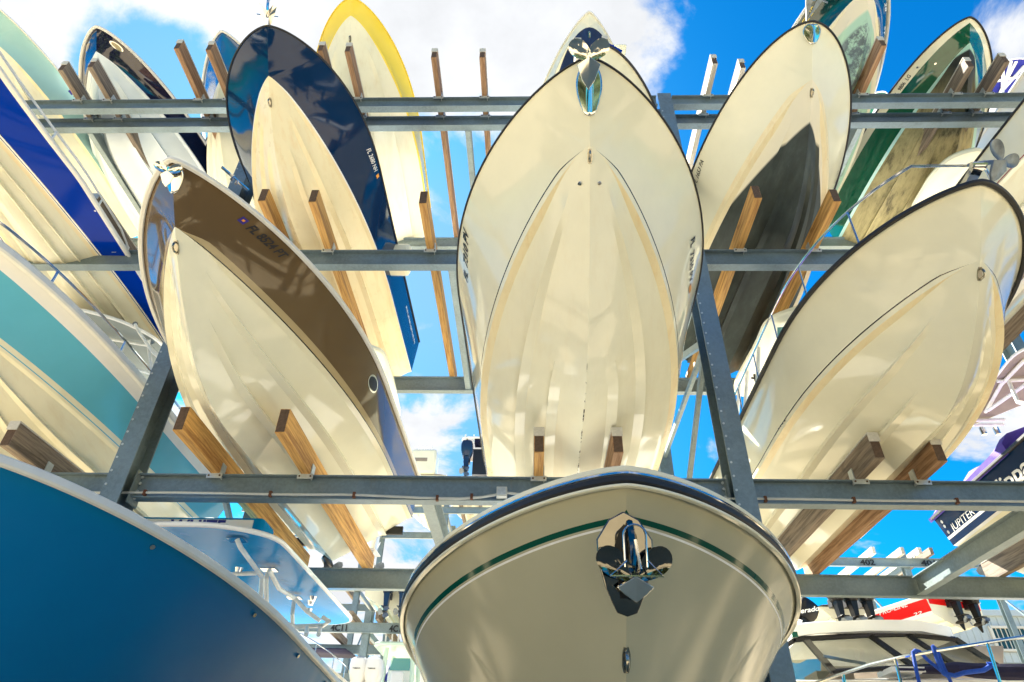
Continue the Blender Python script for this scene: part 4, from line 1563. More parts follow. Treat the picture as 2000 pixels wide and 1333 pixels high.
# cabin top of the black railed cream boat
z = 5.95
cs = [at_z(1562, 604, z), at_z(1500, 626, z), at_z(1481, 672, z), at_z(1440, 745, z), at_z(1436, 775, z), V((4.3, 9.5, z)), V((4.8, 6.9, z))]
o = build_local(slab(cs, .07, 'cream_clean', 'cream_clean', r=.22, crown=.03), 'hardtop', rC)
gl = Mat('tinted window glass')
gl.color(lin(.10, .32, .36))
gl.set(Roughness=.05, Coat_Weight=1.0)
MT['window'] = gl.m
mb = MB()
q1, q2 = at_z(1516, 645, z - .12), at_z(1500, 690, z - .12)
mb.add([at_z(1518, 640, z - .03), at_z(1560, 636, z - .03), V((3.9, 7.3, 4.9)), V((3.35, 7.6, 4.9))], [(0, 1, 2, 3)], 'window')
build_local(mb, 'windscreen', rC)
pipes(rC, o, [[at_z(1482, 680, z - .02), V((3.15, 8.3, 4.5))], [at_z(1460, 726, z - .02), V((3.12, 8.9, 4.5))], [at_z(1445, 752, z - .02), V((3.1, 9.4, 4.5))]], .03, 'alu_white', 'frame_pipe')
mb = MB()
p = at_z(1473, 732, z - .03)
mb.tube([p, p - V((0, 0, .14))], .02, 'black', 8)
mb.tube([p - V((.06, 0, .06)), p - V((-.06, 0, .1))], .018, 'black', 8)
build_local(mb, 'microphone', o, top=rC)

# cream cabin top of the boat with the red pinstripe
z = 9.2
cs = [at_z(1925, 292, z), at_z(1862, 308, z), at_z(1822, 345, z), at_z(1775, 425, z), at_z(1840, 440, z), at_z(1900, 350, z)]
build_local(slab(cs, .09, 'cream_clean', 'cream_clean', r=.3, crown=.04), 'hardtop', rT)

# blue bimini on the boat at the upper right
z = 13.2
cs = [at_z(1945, 122, z), at_z(2010, 112, z), at_z(2060, 190, z), at_z(1960, 300, z), at_z(1900, 235, z)]
o = build_local(slab(cs, .03, 'canvas_royal', 'alu_white', r=.3, crown=.05), 'bimini_top', rU)
pipes(rU, o, [[at_z(1938, 160, z), at_z(2005, 148, z)], [at_z(1975, 120, z), at_z(1958, 180, z - .5), V((8.75, 8.0, 11.2))], [at_z(2000, 130, z), at_z(1960, 175, z - .5), V((8.8, 7.4, 11.2))], [at_z(1925, 190, z), at_z(1950, 200, z - .6), V((8.8, 8.6, 11.1))],
               [at_z(1960, 120, z), at_z(1955, 240, z)], [at_z(1985, 120, z), at_z(1925, 235, z)]], .03, 'alu_white', 'frame_pipe')
pipes(rU, rU, [[at_z(1880, 256, 11.9), at_z(1930, 256, 11.9), at_z(1952, 250, 11.9)], [at_z(1888, 256, 11.9), at_z(1880, 250, 12.0)], [at_z(1908, 256, 11.9), at_z(1903, 250, 12.0)]], .03, 'alu_white', 'hand_rail')
# green canvas with a white frame on the green boat
z = 12.3
cs = [at_z(1700, 184, z), at_z(1733, 178, z), at_z(1745, 300, z), at_z(1660, 340, z), at_z(1660, 300, z)]
o = build_local(slab(cs, .03, 'canvas_green', 'alu_white', r=.15, crown=.03), 'bimini_top', rL)
pipes(rL, o, [[at_z(1664, 310, z), at_z(1690, 255, z - .5), V((6.4, 7.2, 10.9))], [at_z(1660, 302, z), at_z(1675, 304, z)]], .025, 'alu_white', 'frame_pipe')
fd = MB()
for px, py in ((1690, 282), (1641, 405)):
    p = at_z(px, py, 10.75)
    fd = MB()
    fd.tube([p + V((0, 0, .2)), p + V((0, 0, .14)), p + V((0, 0, .10)), p - V((0, 0, .25)), p - V((0, 0, .32))], [.02, .04, .10, .10, .03], 'alu_white', 12)
    f = build_local(fd, 'fender', empty('boat_fender', p))
    f.parent['label'] = 'white fender hanging from the %s of the green boat with the grimy bottom' % ('middle' if px > 1660 else 'stern')
    f.parent['category'] = 'fender'
    f.parent['group'] = 'fenders of the green boat'
    f.location = (0, 0, 0)

# purple cover and beige top on the navy boat
mb = MB()
ys = np.linspace(4.6, Lx + .06, 14)
vs, fs = [], []
for y in ys:
    b, zz0 = hX.sheer(y)
    yy = (y - 4.6) / (Lx - 4.6)
    for c in (-1.02, -1.04, -.93, -.5, 0, .5, .93, 1.04, 1.02):
        hgt = -.04 if abs(c) == 1.02 else (.02 if abs(c) > 1.03 else .10 + .42 * (1 - abs(c)) + .05 * math.sin(y * 7))
        if c < 0 and abs(c) != 1.02:
            hgt += .10 * (1 - yy)
        vs.append((b * c, y, zz0 + hgt))
k = 9
for i in range(len(ys) - 1):
    for j in range(k - 1):
        a = i * k + j
        fs.append((a, a + 1, a + k + 1, a + k))
mb.add(vs, fs, 'purple', True)
mb.build('boat_cover', rX, 50)
z = 5.75
cs = [at_z(1985, 690, z), V((8.4, 6.7, z)), V((8.4, 8.9, z)), at_z(1890, 835, z), at_z(1930, 760, z)]
o = build_local(slab(cs, .04, 'canvas_beige', 'alu_white', r=.2, crown=.03), 'bimini_top', rX)
pipes(rX, o, [[at_z(1948, 745, z - .02), at_z(2010, 742, z - .02)], [at_z(1970, 745, z - .02), at_z(1988, 786, z - .5), V((6.75, 7.6, 4.6))], [at_z(2000, 705, z - .02), at_z(1955, 752, z - .02), at_z(1925, 805, z - .02)], [at_z(2005, 750, z - .2), at_z(1930, 802, z - .1)],
               [at_z(1900, 822, z - .06), at_z(1962, 820, z - .06)], [at_z(1900, 831, z - .12), at_z(1960, 829, z - .12)]], .028, 'alu_white', 'frame_pipe')
for px in (1917, 1944):
    mb = MB()
    p = at_z(px, 836, z - .12)
    mb.tube([p, p - V((0, 0, .13))], .045, 'stainless', 10)
    build_local(mb, 'rod_holder', o, top=rX)

def outboard(parent, top, p, m, s=1.0, back=(0, 1, 0), tilt=.0, label=None, letters=None):
    """outboard motor: p = top rear of the cowl on the transom; 'back' points away from the boat"""
    b = Vector(back).normalized()
    a = b.cross(Vector((0, 0, 1))).normalized()
    up = Vector((0, 0, 1))
    if tilt:
        R_ = Matrix.Rotation(tilt, 3, a)
        b, up = R_ @ b, R_ @ up
    p = Vector(p)
    def T(x, y, z):
        return p + (a * x + b * y + up * z) * s
    mb = MB()
    mb.add([T(*q) for q in [(-.10, -.02, -.55), (.10, -.02, -.55), (.10, .22, -.55), (-.10, .22, -.55), (-.055, .02, -1.15), (.055, .02, -1.15), (.05, .20, -1.15), (-.05, .20, -1.15)]],
           [(0, 1, 2, 3), (7, 6, 5, 4), (0, 4, 5, 1), (1, 5, 6, 2), (2, 6, 7, 3), (3, 7, 4, 0)], m)
    mb.add([T(*q) for q in [(-.09, -.05, -1.02), (.09, -.05, -1.02), (.11, .34, -1.02), (-.11, .34, -1.02), (-.09, -.05, -1.04), (.09, -.05, -1.04), (.11, .34, -1.04), (-.11, .34, -1.04)]],
           [(0, 1, 2, 3), (7, 6, 5, 4), (0, 4, 5, 1), (1, 5, 6, 2), (2, 6, 7, 3), (3, 7, 4, 0)], m)
    mb.tube([T(0, -.14, -1.2), T(0, -.06, -1.2), T(0, .1, -1.2), T(0, .22, -1.2), T(0, .28, -1.2)], [.015 * s, .055 * s, .07 * s, .06 * s, .05 * s], m, 10)
    mb.add([T(*q) for q in [(-.012, -.03, -1.26), (.012, -.03, -1.26), (.012, .14, -1.26), (-.012, .14, -1.26), (-.006, .06, -1.46), (.006, .06, -1.46), (.006, .12, -1.46), (-.006, .12, -1.46)]],
           [(0, 1, 2, 3), (7, 6, 5, 4), (0, 4, 5, 1), (1, 5, 6, 2), (2, 6, 7, 3), (3, 7, 4, 0)], m)
    mb.bar(T(0, -.2, -.62), T(0, 0, -.62), .22 * s, .22 * s, 'black', up)
    mo = build_local(mb, 'outboard_motor', parent, top=top, bevel=.012 * s)
    mb = MB()
    rings = [(.0, .10, .12, .08), (-.06, .19, .26, .08), (-.2, .21, .30, .08), (-.38, .20, .28, .08), (-.50, .16, .24, .09), (-.60, .13, .20, .10)]
    vs, fs = [], []
    n = 14
    for zz, wx, wy, cy in rings:
        for k in range(n):
            t = 2 * math.pi * k / n
            cx = math.copysign(abs(math.cos(t)) ** .6, math.cos(t))
            sy = math.copysign(abs(math.sin(t)) ** .6, math.sin(t))
            vs.append(T(cx * wx, cy + sy * wy, zz))
    for i in range(len(rings) - 1):
        for k in range(n):
            fs.append((i * n + k, i * n + (k + 1) % n, (i + 1) * n + (k + 1) % n, (i + 1) * n + k))
    fs += [tuple(range(n)), tuple(range((len(rings) - 1) * n, len(rings) * n))]
    mb.add(vs, fs, m, True)
    build_local(mb, 'cowl', mo, top=top, angle=50)
    mb = MB()
    mb.tube([T(0, .28, -1.2), T(0, .38, -1.2)], .04 * s, 'black', 8)
    for k in range(3):
        t = 2 * math.pi * k / 3
        d1 = Vector((math.cos(t), math.sin(t)))
        d2 = Vector((-math.sin(t), math.cos(t)))
        q = []
        for rr, ww, yy in ((.03, .03, .03), (.10, .09, .05), (.17, .08, .05), (.20, .0, .0)):
            for sg in (-1, 1):
                c = d1 * rr + d2 * ww * sg
                q.append(T(c.x, .33 + yy * sg, -1.2 + c.y))
        mb.add(q, [(0, 1, 3, 2), (2, 3, 5, 4), (4, 5, 7, 6)], 'cast_grey', True)
    build_local(mb, 'propeller', mo, top=top)
    if letters:
        tv, tf = text_mesh(letters, 0, .02)
        raw = MB()
        raw.add([T(.09 - .18 * q.x, .392, -.30 + q.y * .05) for q in tv], tf, 'letter_white' if m != 'motor_white' else 'letter_black')
        build_local(raw, 'lettering', mo, top=top)
    return mo

# motors of the rack boats whose sterns show
outboard(rB, rB, (-2.45, 9.88, 4.35), 'motor_white', .95)
outboard(rB, rB, (-3.1, 9.88, 4.35), 'black_gloss', .95)
outboard(rG, rG, (2.55, 9.9, 7.75), 'black_gloss', .9)
outboard(rG, rG, (3.3, 9.9, 7.75), 'black_gloss', .9)
outboard(rX, rX, (6.95, 9.95, 4.35), 'black_gloss', .95)
mb = MB()
mb.box((-.75, hB.L - .02, -1.17), (-.30, hB.L + .03, -1.05), 'black')
mb.build('trim_tab', rB)
mb = MB()
mb.box((.62, hB.L - .02, -.98), (1.0, hB.L + .03, -.86), 'black')
mb.build('trim_tab', rB)

# ------------------------------------------------------------------ racks and boats behind
def far_rack(label, x0, x1, yf, dep, levels, cols, joists=True, marks=()):
    r = empty('boat_rack', ((x0 + x1) / 2, yf, GROUND_Z))
    tag(r, label, 'rack', 'other storage racks behind')
    def fb(mb, name, **kw):
        return build_local(mb, name, r, **kw)
    for i, z in enumerate(levels):
        for y in (yf, yf + dep):
            mb = MB()
            ibeam(mb, (x0, y, z - .15), (x1, y, z - .15), .30, .12, 'steel_pale')
            b = fb(mb, 'front_beam' if y == yf else 'rear_beam')
            if y == yf:
                for (txt, tx, lv) in marks:
                    if lv == i:
                        tv, tf = text_mesh(txt, 0, .03)
                        raw = MB()
                        raw.add([(tx + .52 * q.x, yf - .066, z - .26 + q.y * .27) for q in tv], tf, 'letter_black')
                        build_local(raw, 'slot_number', b, top=r)
    for cx in cols:
        for y in (yf, yf + dep):
            mb = MB()
            ibeam(mb, (cx, y + .2, GROUND_Z), (cx, y + .2, levels[-1] + .4), .22, .22, 'steel_pale', up=(0, 1, 0))
            fb(mb, 'column')
        for z in levels:
            mb = MB()
            mb.bar((cx, yf + .32, z - .2), (cx, yf + dep - .07, z - .2), .1, .18, 'steel_pale')
            fb(mb, 'side_rail')
        for za, zb in zip(levels[:-1], levels[1:]):
            mb = MB()
            mb.bar((cx, yf + .32, za), (cx, yf + dep + .08, zb - .4), .05, .07, 'steel_pale')
            fb(mb, 'brace')
    return r

px2x = lambda px, py, Y: at_y(px, py, Y).x
R2 = far_rack('pale steel rack behind with slot numbers 4C11 and 4C10 on its beam', -12.5, 3.6, 22, 3.2, [1.75, 5.15], [-11.5, px2x(705, 1290, 22), 3.0], marks=[('4C11', px2x(647, 1226, 22), 1), ('4C10', px2x(761, 1228, 22), 1)])
R3 = far_rack('tall steel rack farthest behind between the brown and taupe boats', -13, 4.2, 28, 3.2, [4.7, 8.1, 11.5], [px2x(690, 1190, 28), px2x(870, 1000, 28), 3.6], marks=[('4C9', px2x(985, 984, 28), 2)])
R4 = far_rack('pale steel rack behind at right with slot numbers 402 and 401', 10.6, 19.0, 24, 3.2, [4.7, 8.1], [px2x(1765, 1080, 24), 18.6], marks=[('402', px2x(1671, 1074, 24), 1), ('401', px2x(1788, 1075, 24), 1)])
def far_bunk(px, py, Y, y1, z, m, lab):
    p = at_y(px, py, Y)
    b = empty('wooden_bunk', (p.x, Y, z))
    tag(b, lab, 'bunk', 'bunks on the racks behind')
    mb = MB()
    mb.box((-.06, -.5, .002), (.06, y1 - Y + .3, .24), m)
    mb.build('plank', b)
for i, (px, lab) in enumerate(((1690, 'white plank crossing the beam marked 402'), (1745, 'pale plank midway between the 402 and 401 marks'), (1778, 'pale plank just left of the 401 mark'), (1800, 'grey plank just right of the 401 mark'))):
    far_bunk(px, 1068, 24, 27.2, 8.1, 'wood_pale' if i < 3 else 'wood_grey', lab)
for i, (px, lab) in enumerate(((625, 'bunk plank left of the 4C11 mark'), (690, 'bunk plank right of the 4C11 mark'), (742, 'bunk plank left of the 4C10 mark'), (790, 'bunk plank right of the 4C10 mark'))):
    far_bunk(px, 1218, 22, 25.2, 5.15, 'wood_grey', lab)
for i, (px, lab) in enumerate(((850, 'plank beside the slanting joist under the left pale hull of the far rack'), (900, 'plank left of the keel of the boat over the 4C9 mark'), (938, 'plank right of the keel of the boat over the 4C9 mark'))):
    far_bunk(px, 990, 28, 31.2, 11.5, 'wood_grey', lab)
for i, (px, lab) in enumerate(((662, 'slanting grey plank above the blue hardtop on the far rack'), (728, 'grey plank beside the twin navy motors on the far rack'))):
    far_bunk(px, 1160, 28, 31.2, 8.1, 'wood_grey', lab)

def far_boat(key, name, label, cat, x, y, z, yaw, L=6.5, B=1.15, D=1.7, bands=None, bottom='cream', rail=(.05, .05, 'white_rub'), group='boats on the racks behind', **kw):
    P = dict(x0=x, y0=y, z0=z, yaw=0, trim=0, B=B, Lm=3.8, p=2.2, q=.7, d=.45, D=D, Lk=2.4, m=2.2, wc=.25, Bc=B * .9, Lc=3.6, pc=2.2, qc=.85, zc=.5, mz=1.9)
    return boat(key, name, label, cat, group, bands or PLAIN('white'), bottom, P=P, length=L, yaw=yaw, rail=rail, **kw)
PI = math.pi
# stern towards us over 4C10
xs = px2x(772, 1200, 21.6)
rb1, hb1 = far_boat('b1', 'motorboat', 'small white boat with twin navy outboards on the beam marked 4C10', 'boat', xs, 21.6 + 6, 7.05, PI, L=6, D=1.7, transom='cream')
outboard(rb1, rb1, (px2x(757, 1170, 21.3), 21.3, 6.45), 'motor_navy', 1.0, back=(0, -1, 0))
outboard(rb1, rb1, (px2x(787, 1170, 21.3), 21.3, 6.45), 'motor_navy', 1.0, back=(0, -1, 0))
# centre console with white motors below
xs = px2x(745, 1320, 21.3)
rb2, hb2 = far_boat('b2', 'center_console_boat', 'white centre console boat with two white outboards and a pale green top', 'boat', xs, 27.3, 3.35, PI, L=6, D=1.35, transom='white')
outboard(rb2, rb2, (px2x(702, 1320, 20.9), 20.9, 3.92), 'motor_white', 1.25, back=(0, -1, 0), letters='YAMAHA')
outboard(rb2, rb2, (px2x(731, 1320, 20.9), 20.9, 3.92), 'motor_white', 1.25, back=(0, -1, 0), letters='YAMAHA')
MT['pale_top'] = gelcoat('pale green top', lin(.62, .78, .66), rough=.2)
z = 4.55
o = build_local(slab([V((xs - .55, 22.2, z)), V((xs + 1.05, 22.2, z)), V((xs + 1.05, 24.5, z)), V((xs - .55, 24.5, z))], .10, 'pale_top', 'pale_top', r=.3, crown=.08), 'hardtop', rb2)
pipes(rb2, o, [[V((xs - .25, 22.6, 3.3)), V((xs - .2, 22.6, z))], [V((xs + .7, 22.6, 3.3)), V((xs + .65, 22.6, z))], [V((xs - .25, 23.9, 3.3)), V((xs - .2, 23.9, z))], [V((xs + .7, 23.9, 3.3)), V((xs + .65, 23.9, z))]], .07, 'pale_top', 'hardtop_post')
pipes(rb2, o, [[V((xs + dx, 22.25, z + .1)), V((xs + dx, 22.2, z + .42))] for dx in (-.2, 0, .2, .4, .6)], .025, 'alu_white', 'rod_holder')
mb = MB()
mb.box((xs - .15, 22.9, 3.2), (xs + .6, 23.8, 4.0), 'white')
mb.box((xs + .05, 22.3, 3.2), (xs + .45, 22.7, 3.85), 'white')
build_local(mb, 'console', rb2, bevel=.06)
mb = MB()
mb.add([(xs - .1, 22.88, 3.95), (xs + .55, 22.88, 3.95), (xs + .5, 23.1, 4.35), (xs - .05, 23.1, 4.35)], [(0, 1, 2, 3)], 'window')
build_local(mb, 'windscreen', rb2)
# white bow facing us
p = at_y(702, 1285, 33)
rb3, hb3 = far_boat('b3', 'motorboat', 'small white bow facing the camera beside the pale green top', 'boat', p.x, 33, p.z, 0, L=6, B=1.05, D=1.6, bands=[(None, 'cream_clean'), (('c', .03), 'black_paint'), (('c', .06), 'cream_clean')], rail=(.05, .05, 'black'))
pulpit_rail(rb3, hb3, .2, 2.5, .05, .45, (.7, 1.4))
anchor('anchor', 'tiny anchor on the small white bow in the gap at the bottom', p + V((0, -.1, .1)), (0, -.9, -.2), (0, -.2, .9), .35, 'cast_grey')
p = at_y(612, 1262, 20)
rb4, hb4 = far_boat('b4', 'motorboat', 'white boat with a dark rub rail just right of the sea blue hull', 'boat', p.x - .35, 18.3, 3.75, .06, L=7, B=1.35, D=1.7, bands=[(None, 'cream_clean'), (('c', .03), 'black_paint'), (('c', .06), 'cream_clean'), (('s', .12), 'deep_navy'), (('s', .05), 'white')])
pulpit_rail(rb4, hb4, .3, 4, .05, .4, (.9, 1.8, 2.7))
mb = MB()
q = at_y(640, 1268, 24)
mb.add([q + V((-.9, 0, 0)), q + V((.6, 0, 0)), q + V((.6, 2, .1)), q + V((-.9, 2, .1))], [(0, 1, 2, 3)], 'canvas_navy')
build_local(mb, 'bimini_top', rb4).modifiers.new('thickness', 'SOLIDIFY').thickness = .03
p = at_y(800, 1300, 27)
rb5, hb5 = far_boat('b5', 'motorboat', 'boat under a royal blue canvas left of the taupe boat', 'boat', p.x + .7, 25.8, p.z - .1, .0, L=6, B=1.2, D=1.3)
mb = MB()
mb.add([p + V((-.9, 0, -.5)), p + V((1.2, 0, -.9)), p + V((1.2, .5, .45)), p + V((-.7, .5, .45)), p + V((-.9, 4, -.5)), p + V((1.2, 4, -.9)), p + V((1.2, 3.5, .45)), p + V((-.7, 3.5, .45))],
       [(0, 1, 2, 3), (3, 2, 6, 7), (0, 3, 7, 4), (1, 5, 6, 2), (4, 7, 6, 5)], 'canvas_royal')
build_local(mb, 'boat_cover', rb5)
# boats on the far rack seen just above the lowest beam
p = at_y(820, 975, 28)
rb6, hb6 = far_boat('b6', 'motorboat', 'cream stern on the far rack just right of the brown boat', 'boat', p.x, 33.6, 13.3, PI, L=6, B=1.15, D=1.55, transom='cream_clean')
for q in (p,):
    mb = MB()
    mb.box((q.x - .55, 27.4, 12.9), (q.x + .65, 28.4, 14.1), 'cream_clean')
    o = build_local(mb, 'cabin', rb6, bevel=.12)
    mb = MB()
    mb.box((q.x - .5, 27.38, 13.45), (q.x + .25, 27.399, 13.62), 'canvas_beige')
    build_local(mb, 'cabin_vent', o, top=rb6)
    pipes(rb6, rb6, [[V((q.x + dx, 27.8, 14.1)), V((q.x + dx, 27.8, 14.4))] for dx in (-.3, -.1, .1, .35)], .02, 'alu_white', 'rod_holder')
p = at_y(923, 960, 28)
rb7, hb7 = far_boat('b7', 'motorboat', 'far boat with a navy outboard and dark hardtop over the 4C9 mark', 'boat', p.x, 33.6, 13.2, PI, L=6, B=1.15, D=1.5, transom='cream_clean')
outboard(rb7, rb7, (px2x(911, 905, 27.4), 27.4, 14.4), 'motor_navy', 1.35, back=(0, -1, 0))
mb = MB()
z = 14.75
o = build_local(slab([V((p.x - .6, 27.6, z)), V((p.x + .9, 27.6, z)), V((p.x + .9, 30, z)), V((p.x - .6, 30, z))], .1, 'deep_navy', 'white', r=.3), 'hardtop', rb7)
pipes(rb7, o, [[V((p.x + dx, 27.65, z - .2)), V((p.x + dx, 27.6, z + .2))] for dx in (-.45, -.05, .3, .65)] + [[V((p.x + dx, 28, 13)), V((p.x + dx, 28, z))] for dx in (-.4, .7)], .035, 'alu_white', 'frame_pipe')
mb = MB()
mb.box((p.x - .1, 28.2, 13.2), (p.x + .6, 29, 14.5), 'black')
build_local(mb, 'console', rb7)

# grey rear column braces: dark motors and red boat to the right
p0 = at_y(1812, 1181, 21)
yaw = math.atan2(-.35, -.94)
aft = V((-math.sin(yaw), math.cos(yaw), 0))
lft = V((-math.cos(yaw), -math.sin(yaw), 0))
Lr = 6.4
# stern corner nearest us sits at p0
bow = p0 - aft * Lr
cx_ = bow - lft * 0
P_ = dict(x0=0, y0=0, z0=0, yaw=0, trim=0, B=1.1, Lm=3.8, p=2.2, q=.7, d=.35, D=1.25, Lk=2.4, m=2.2, wc=.25, Bc=1.0, Lc=3.6, pc=2.2, qc=.85, zc=.35, mz=1.9)
side = 1 if (Matrix.Rotation(yaw, 3, 'Z') @ V((1, 0, 0))).dot(V((-.94, -.35, 0))) > 0 else -1
corner = Matrix.Rotation(yaw, 3, 'Z') @ V((1.1 * side, Lr, -.35))
P_['x0'], P_['y0'], P_['z0'] = p0.x - corner.x, p0.y - corner.y, p0.z - corner.z + .28
rr_, hr_ = boat('red', 'motorboat', 'glossy red boat with white gunwale and twin black outboards at lower right', 'boat', 'boats on the racks behind',
                [(None, 'white'), (('c', .10), 'red'), (('s', .10), 'white')], 'cream', P=P_, length=Lr, yaw=yaw, rail=(.05, .05, 'white_rub'), transom='cream_clean')
hull_text(rr_, hr_, side, 'PRO-LINE', Lr - 1.9, Lr - .7, .16, .16, .12, 'letter_white', name='lettering')
hull_text(rr_, hr_, side, '22', Lr - .7, Lr - .35, .48, .48, .10, 'letter_white', name='lettering')
tr = MB()
tr.add([(-1.02, Lr + .004, -.40), (1.02, Lr + .004, -.40), (1.02, Lr + .004, -.60), (-1.02, Lr + .004, -.60)], [(0, 1, 2, 3)], 'red')
tr.build('transom_band', rr_)
Rz = Matrix.Rotation(yaw, 3, 'Z')
for dx in (-.25, .45):
    q = Rz @ V((dx * side * -1, Lr + .15, .05)) + V((P_['x0'], P_['y0'], P_['z0']))
    outboard(rr_, rr_, q, 'black_gloss', .95, back=aft)
# bank of black outboards
pq = at_y(1650, 1160, 16)
rk, hk = far_boat('blk', 'motorboat', 'boat with a row of black outboards beside the taupe boat', 'boat', pq.x - .1, 22.0, pq.z + .15, PI, L=6, B=.62, D=1.0, transom='cream_clean', bottom='cream_clean')
for i, px in enumerate((1632, 1660, 1690)):
    outboard(rk, rk, (px2x(px, 1180, 15.7), 15.7, pq.z + .22), 'black_gloss', .82, back=(.15, -1, 0))
pc_ = at_y(1572, 1197, 15.0)
outboard(rk, rk, (pc_.x + .25, 15.2, pc_.z + .25), 'black_gloss', .8, back=(-.9, -.4, 0), tilt=.5)
tv, tf = text_mesh('Verado', .3, .02)
raw = MB()
raw.add([V((pc_.x - .22 + .5 * q.x, 14.88, pc_.z - .06 + q.x * .08 + q.y * .14)) for q in tv], tf, 'letter_white')
build_local(raw, 'lettering', rk)

# ------------------------------------------------------------------ corrugated shed at the right
shed = empty('metal_shed', (30, 32, GROUND_Z))
tag(shed, 'pale ribbed metal shed with a paned window at the right edge', 'building')
MT['siding'] = plain('pale blue grey ribbed siding', lin(.50, .56, .58), .45, .1, var=.08, nscale=1)
MT['siding_light'] = plain('cream ribbed siding', lin(.70, .68, .60), .5, 0, var=.08, nscale=1)
def ribbed(x0, x1, y, z0, z1, m, pitch=.32, dep=.05):
    prof = []
    x = x0
    while x < x1:
        prof += [(x, 0), (x + pitch * .70, 0), (x + pitch * .76, -dep), (x + pitch * .94, -dep)]
        x += pitch
    n = len(prof)
    vs = [(a, y + b, z0) for a, b in prof] + [(a, y + b, z1) for a, b in prof]
    mb = MB()
    mb.add(vs, [(i, i + 1, n + i + 1, n + i) for i in range(n - 1)], m)
    return mb
w0, w1 = at_y(1938, 1226, 31.8), at_y(2030, 1268, 31.8)
build_local(ribbed(15.5, w0.x - .1, 32, GROUND_Z, 8.2, 'siding'), 'wall', shed)
build_local(ribbed(w0.x - .1, w1.x + .1, 32, w0.z + .12, 8.2, 'siding'), 'wall', shed)
build_local(ribbed(w0.x - .1, w1.x + .1, 32, 3.9, w1.z - .12, 'siding'), 'wall', shed)
build_local(ribbed(w0.x - .1, 60, 32, GROUND_Z, 3.55, 'siding_light', .62), 'wall', shed)
mb = MB()
mb.box((15.4, 31.8, 8.2), (60, 40, 8.45), 'siding')
build_local(mb, 'roof', shed)
mb = MB()
mb.box((15.5, 32.06, GROUND_Z), (60, 40, 8.19), 'siding')
build_local(mb, 'shed_body', shed)
mb = MB()
for xa, xb in ((w0.x - .1, w0.x + .02), (w1.x - .02, w1.x + .1), ((w0.x + w1.x) / 2 - .06, (w0.x + w1.x) / 2 + .06)):
    mb.box((xa, 31.86, w1.z - .1), (xb, 31.98, w0.z + .1), 'siding_light')
mb.box((w0.x + .021, 31.87, w0.z), (w1.x - .021, 31.97, w0.z + .1), 'siding_light')
mb.box((w0.x + .021, 31.87, w1.z - .1), (w1.x - .021, 31.97, w1.z), 'siding_light')
f = build_local(mb, 'window', shed)
mb = MB()
for i in range(1, 8):
    xx = w0.x + (w1.x - w0.x) * i / 8
    mb.box((xx - .015, 31.92, w1.z), (xx + .015, 31.95, w0.z), 'siding_light')
mb.box((w0.x, 31.925, (w0.z + w1.z) / 2 - .02), (w1.x, 31.945, (w0.z + w1.z) / 2 + .02), 'siding_light')
build_local(mb, 'muntin', f, top=shed)
dg_ = Mat('dark shed window glass')
dg_.color(lin(.012, .05, .055))
dg_.set(Roughness=.08)
MT['dark_glass'] = dg_.m
mb = MB()
mb.box((w0.x, 31.955, w1.z), (w1.x, 31.965, w0.z), 'dark_glass')
build_local(mb, 'pane', f, top=shed)
a0 = at_y(1945, 1277, 31)
mb = MB()
mb.add([(a0.x, 30.9, 3.6), (60, 30.9, 3.6), (60, 31.94, 3.85), (a0.x + .3, 31.94, 3.85), (a0.x, 30.9, 3.5), (60, 30.9, 3.5), (60, 31.94, 3.56), (a0.x + .3, 31.94, 3.56)], [(0, 1, 2, 3), (7, 6, 5, 4), (0, 4, 5, 1), (3, 2, 6, 7), (0, 3, 7, 4), (1, 5, 6, 2)], 'siding_light')
build_local(mb, 'awning', shed)

# ------------------------------------------------------------------ cabin cruiser at lower right
cr = empty('cabin_cruiser', (6.2, 11.6, GROUND_Z))
tag(cr, 'white cabin cruiser with dark framed windscreen and hardtop at the lower right', 'boat')
def cb(mb, name, parent=None, **kw):
    return build_local(mb, name, parent or cr, top=cr, **kw)
YC = 11.6
def C_(px, py, dy=0.0):
    return at_y(px, py, YC + dy)
# hull and deck as one swept shell, bow to the right
mb = MB()
d0 = at_y(1560, 1318, YC - .9)
dz = d0.z - .10
sec = []
for x, hw, zz in ((2.6, 1.25, dz - .02), (4.0, 1.3, dz), (6.0, 1.28, dz + .05), (7.5, 1.1, dz + .12), (8.8, .7, dz + .2), (9.8, .08, dz + .28)):
    sec.append([(x, YC + .3 - hw, zz), (x, YC + .3 - hw * .9, zz - .9), (x, YC + .3, zz - 1.7), (x, YC + .3 + hw * .9, zz - .9), (x, YC + .3 + hw, zz), (x, YC + .3 + hw * .8, zz + .06), (x, YC + .3, zz + .14), (x, YC + .3 - hw * .8, zz + .06)])
n = 8
vs = [v for s in sec for v in s]
fs = []
for i in range(len(sec) - 1):
    for k in range(n):
        fs.append((i * n + k, i * n + (k + 1) % n, (i + 1) * n + (k + 1) % n, (i + 1) * n + k))
fs += [tuple(range(n)), tuple(range((len(sec) - 1) * n, len(sec) * n))]
mb.add(vs, fs, 'white', True)
cb(mb, 'hull', angle=40)
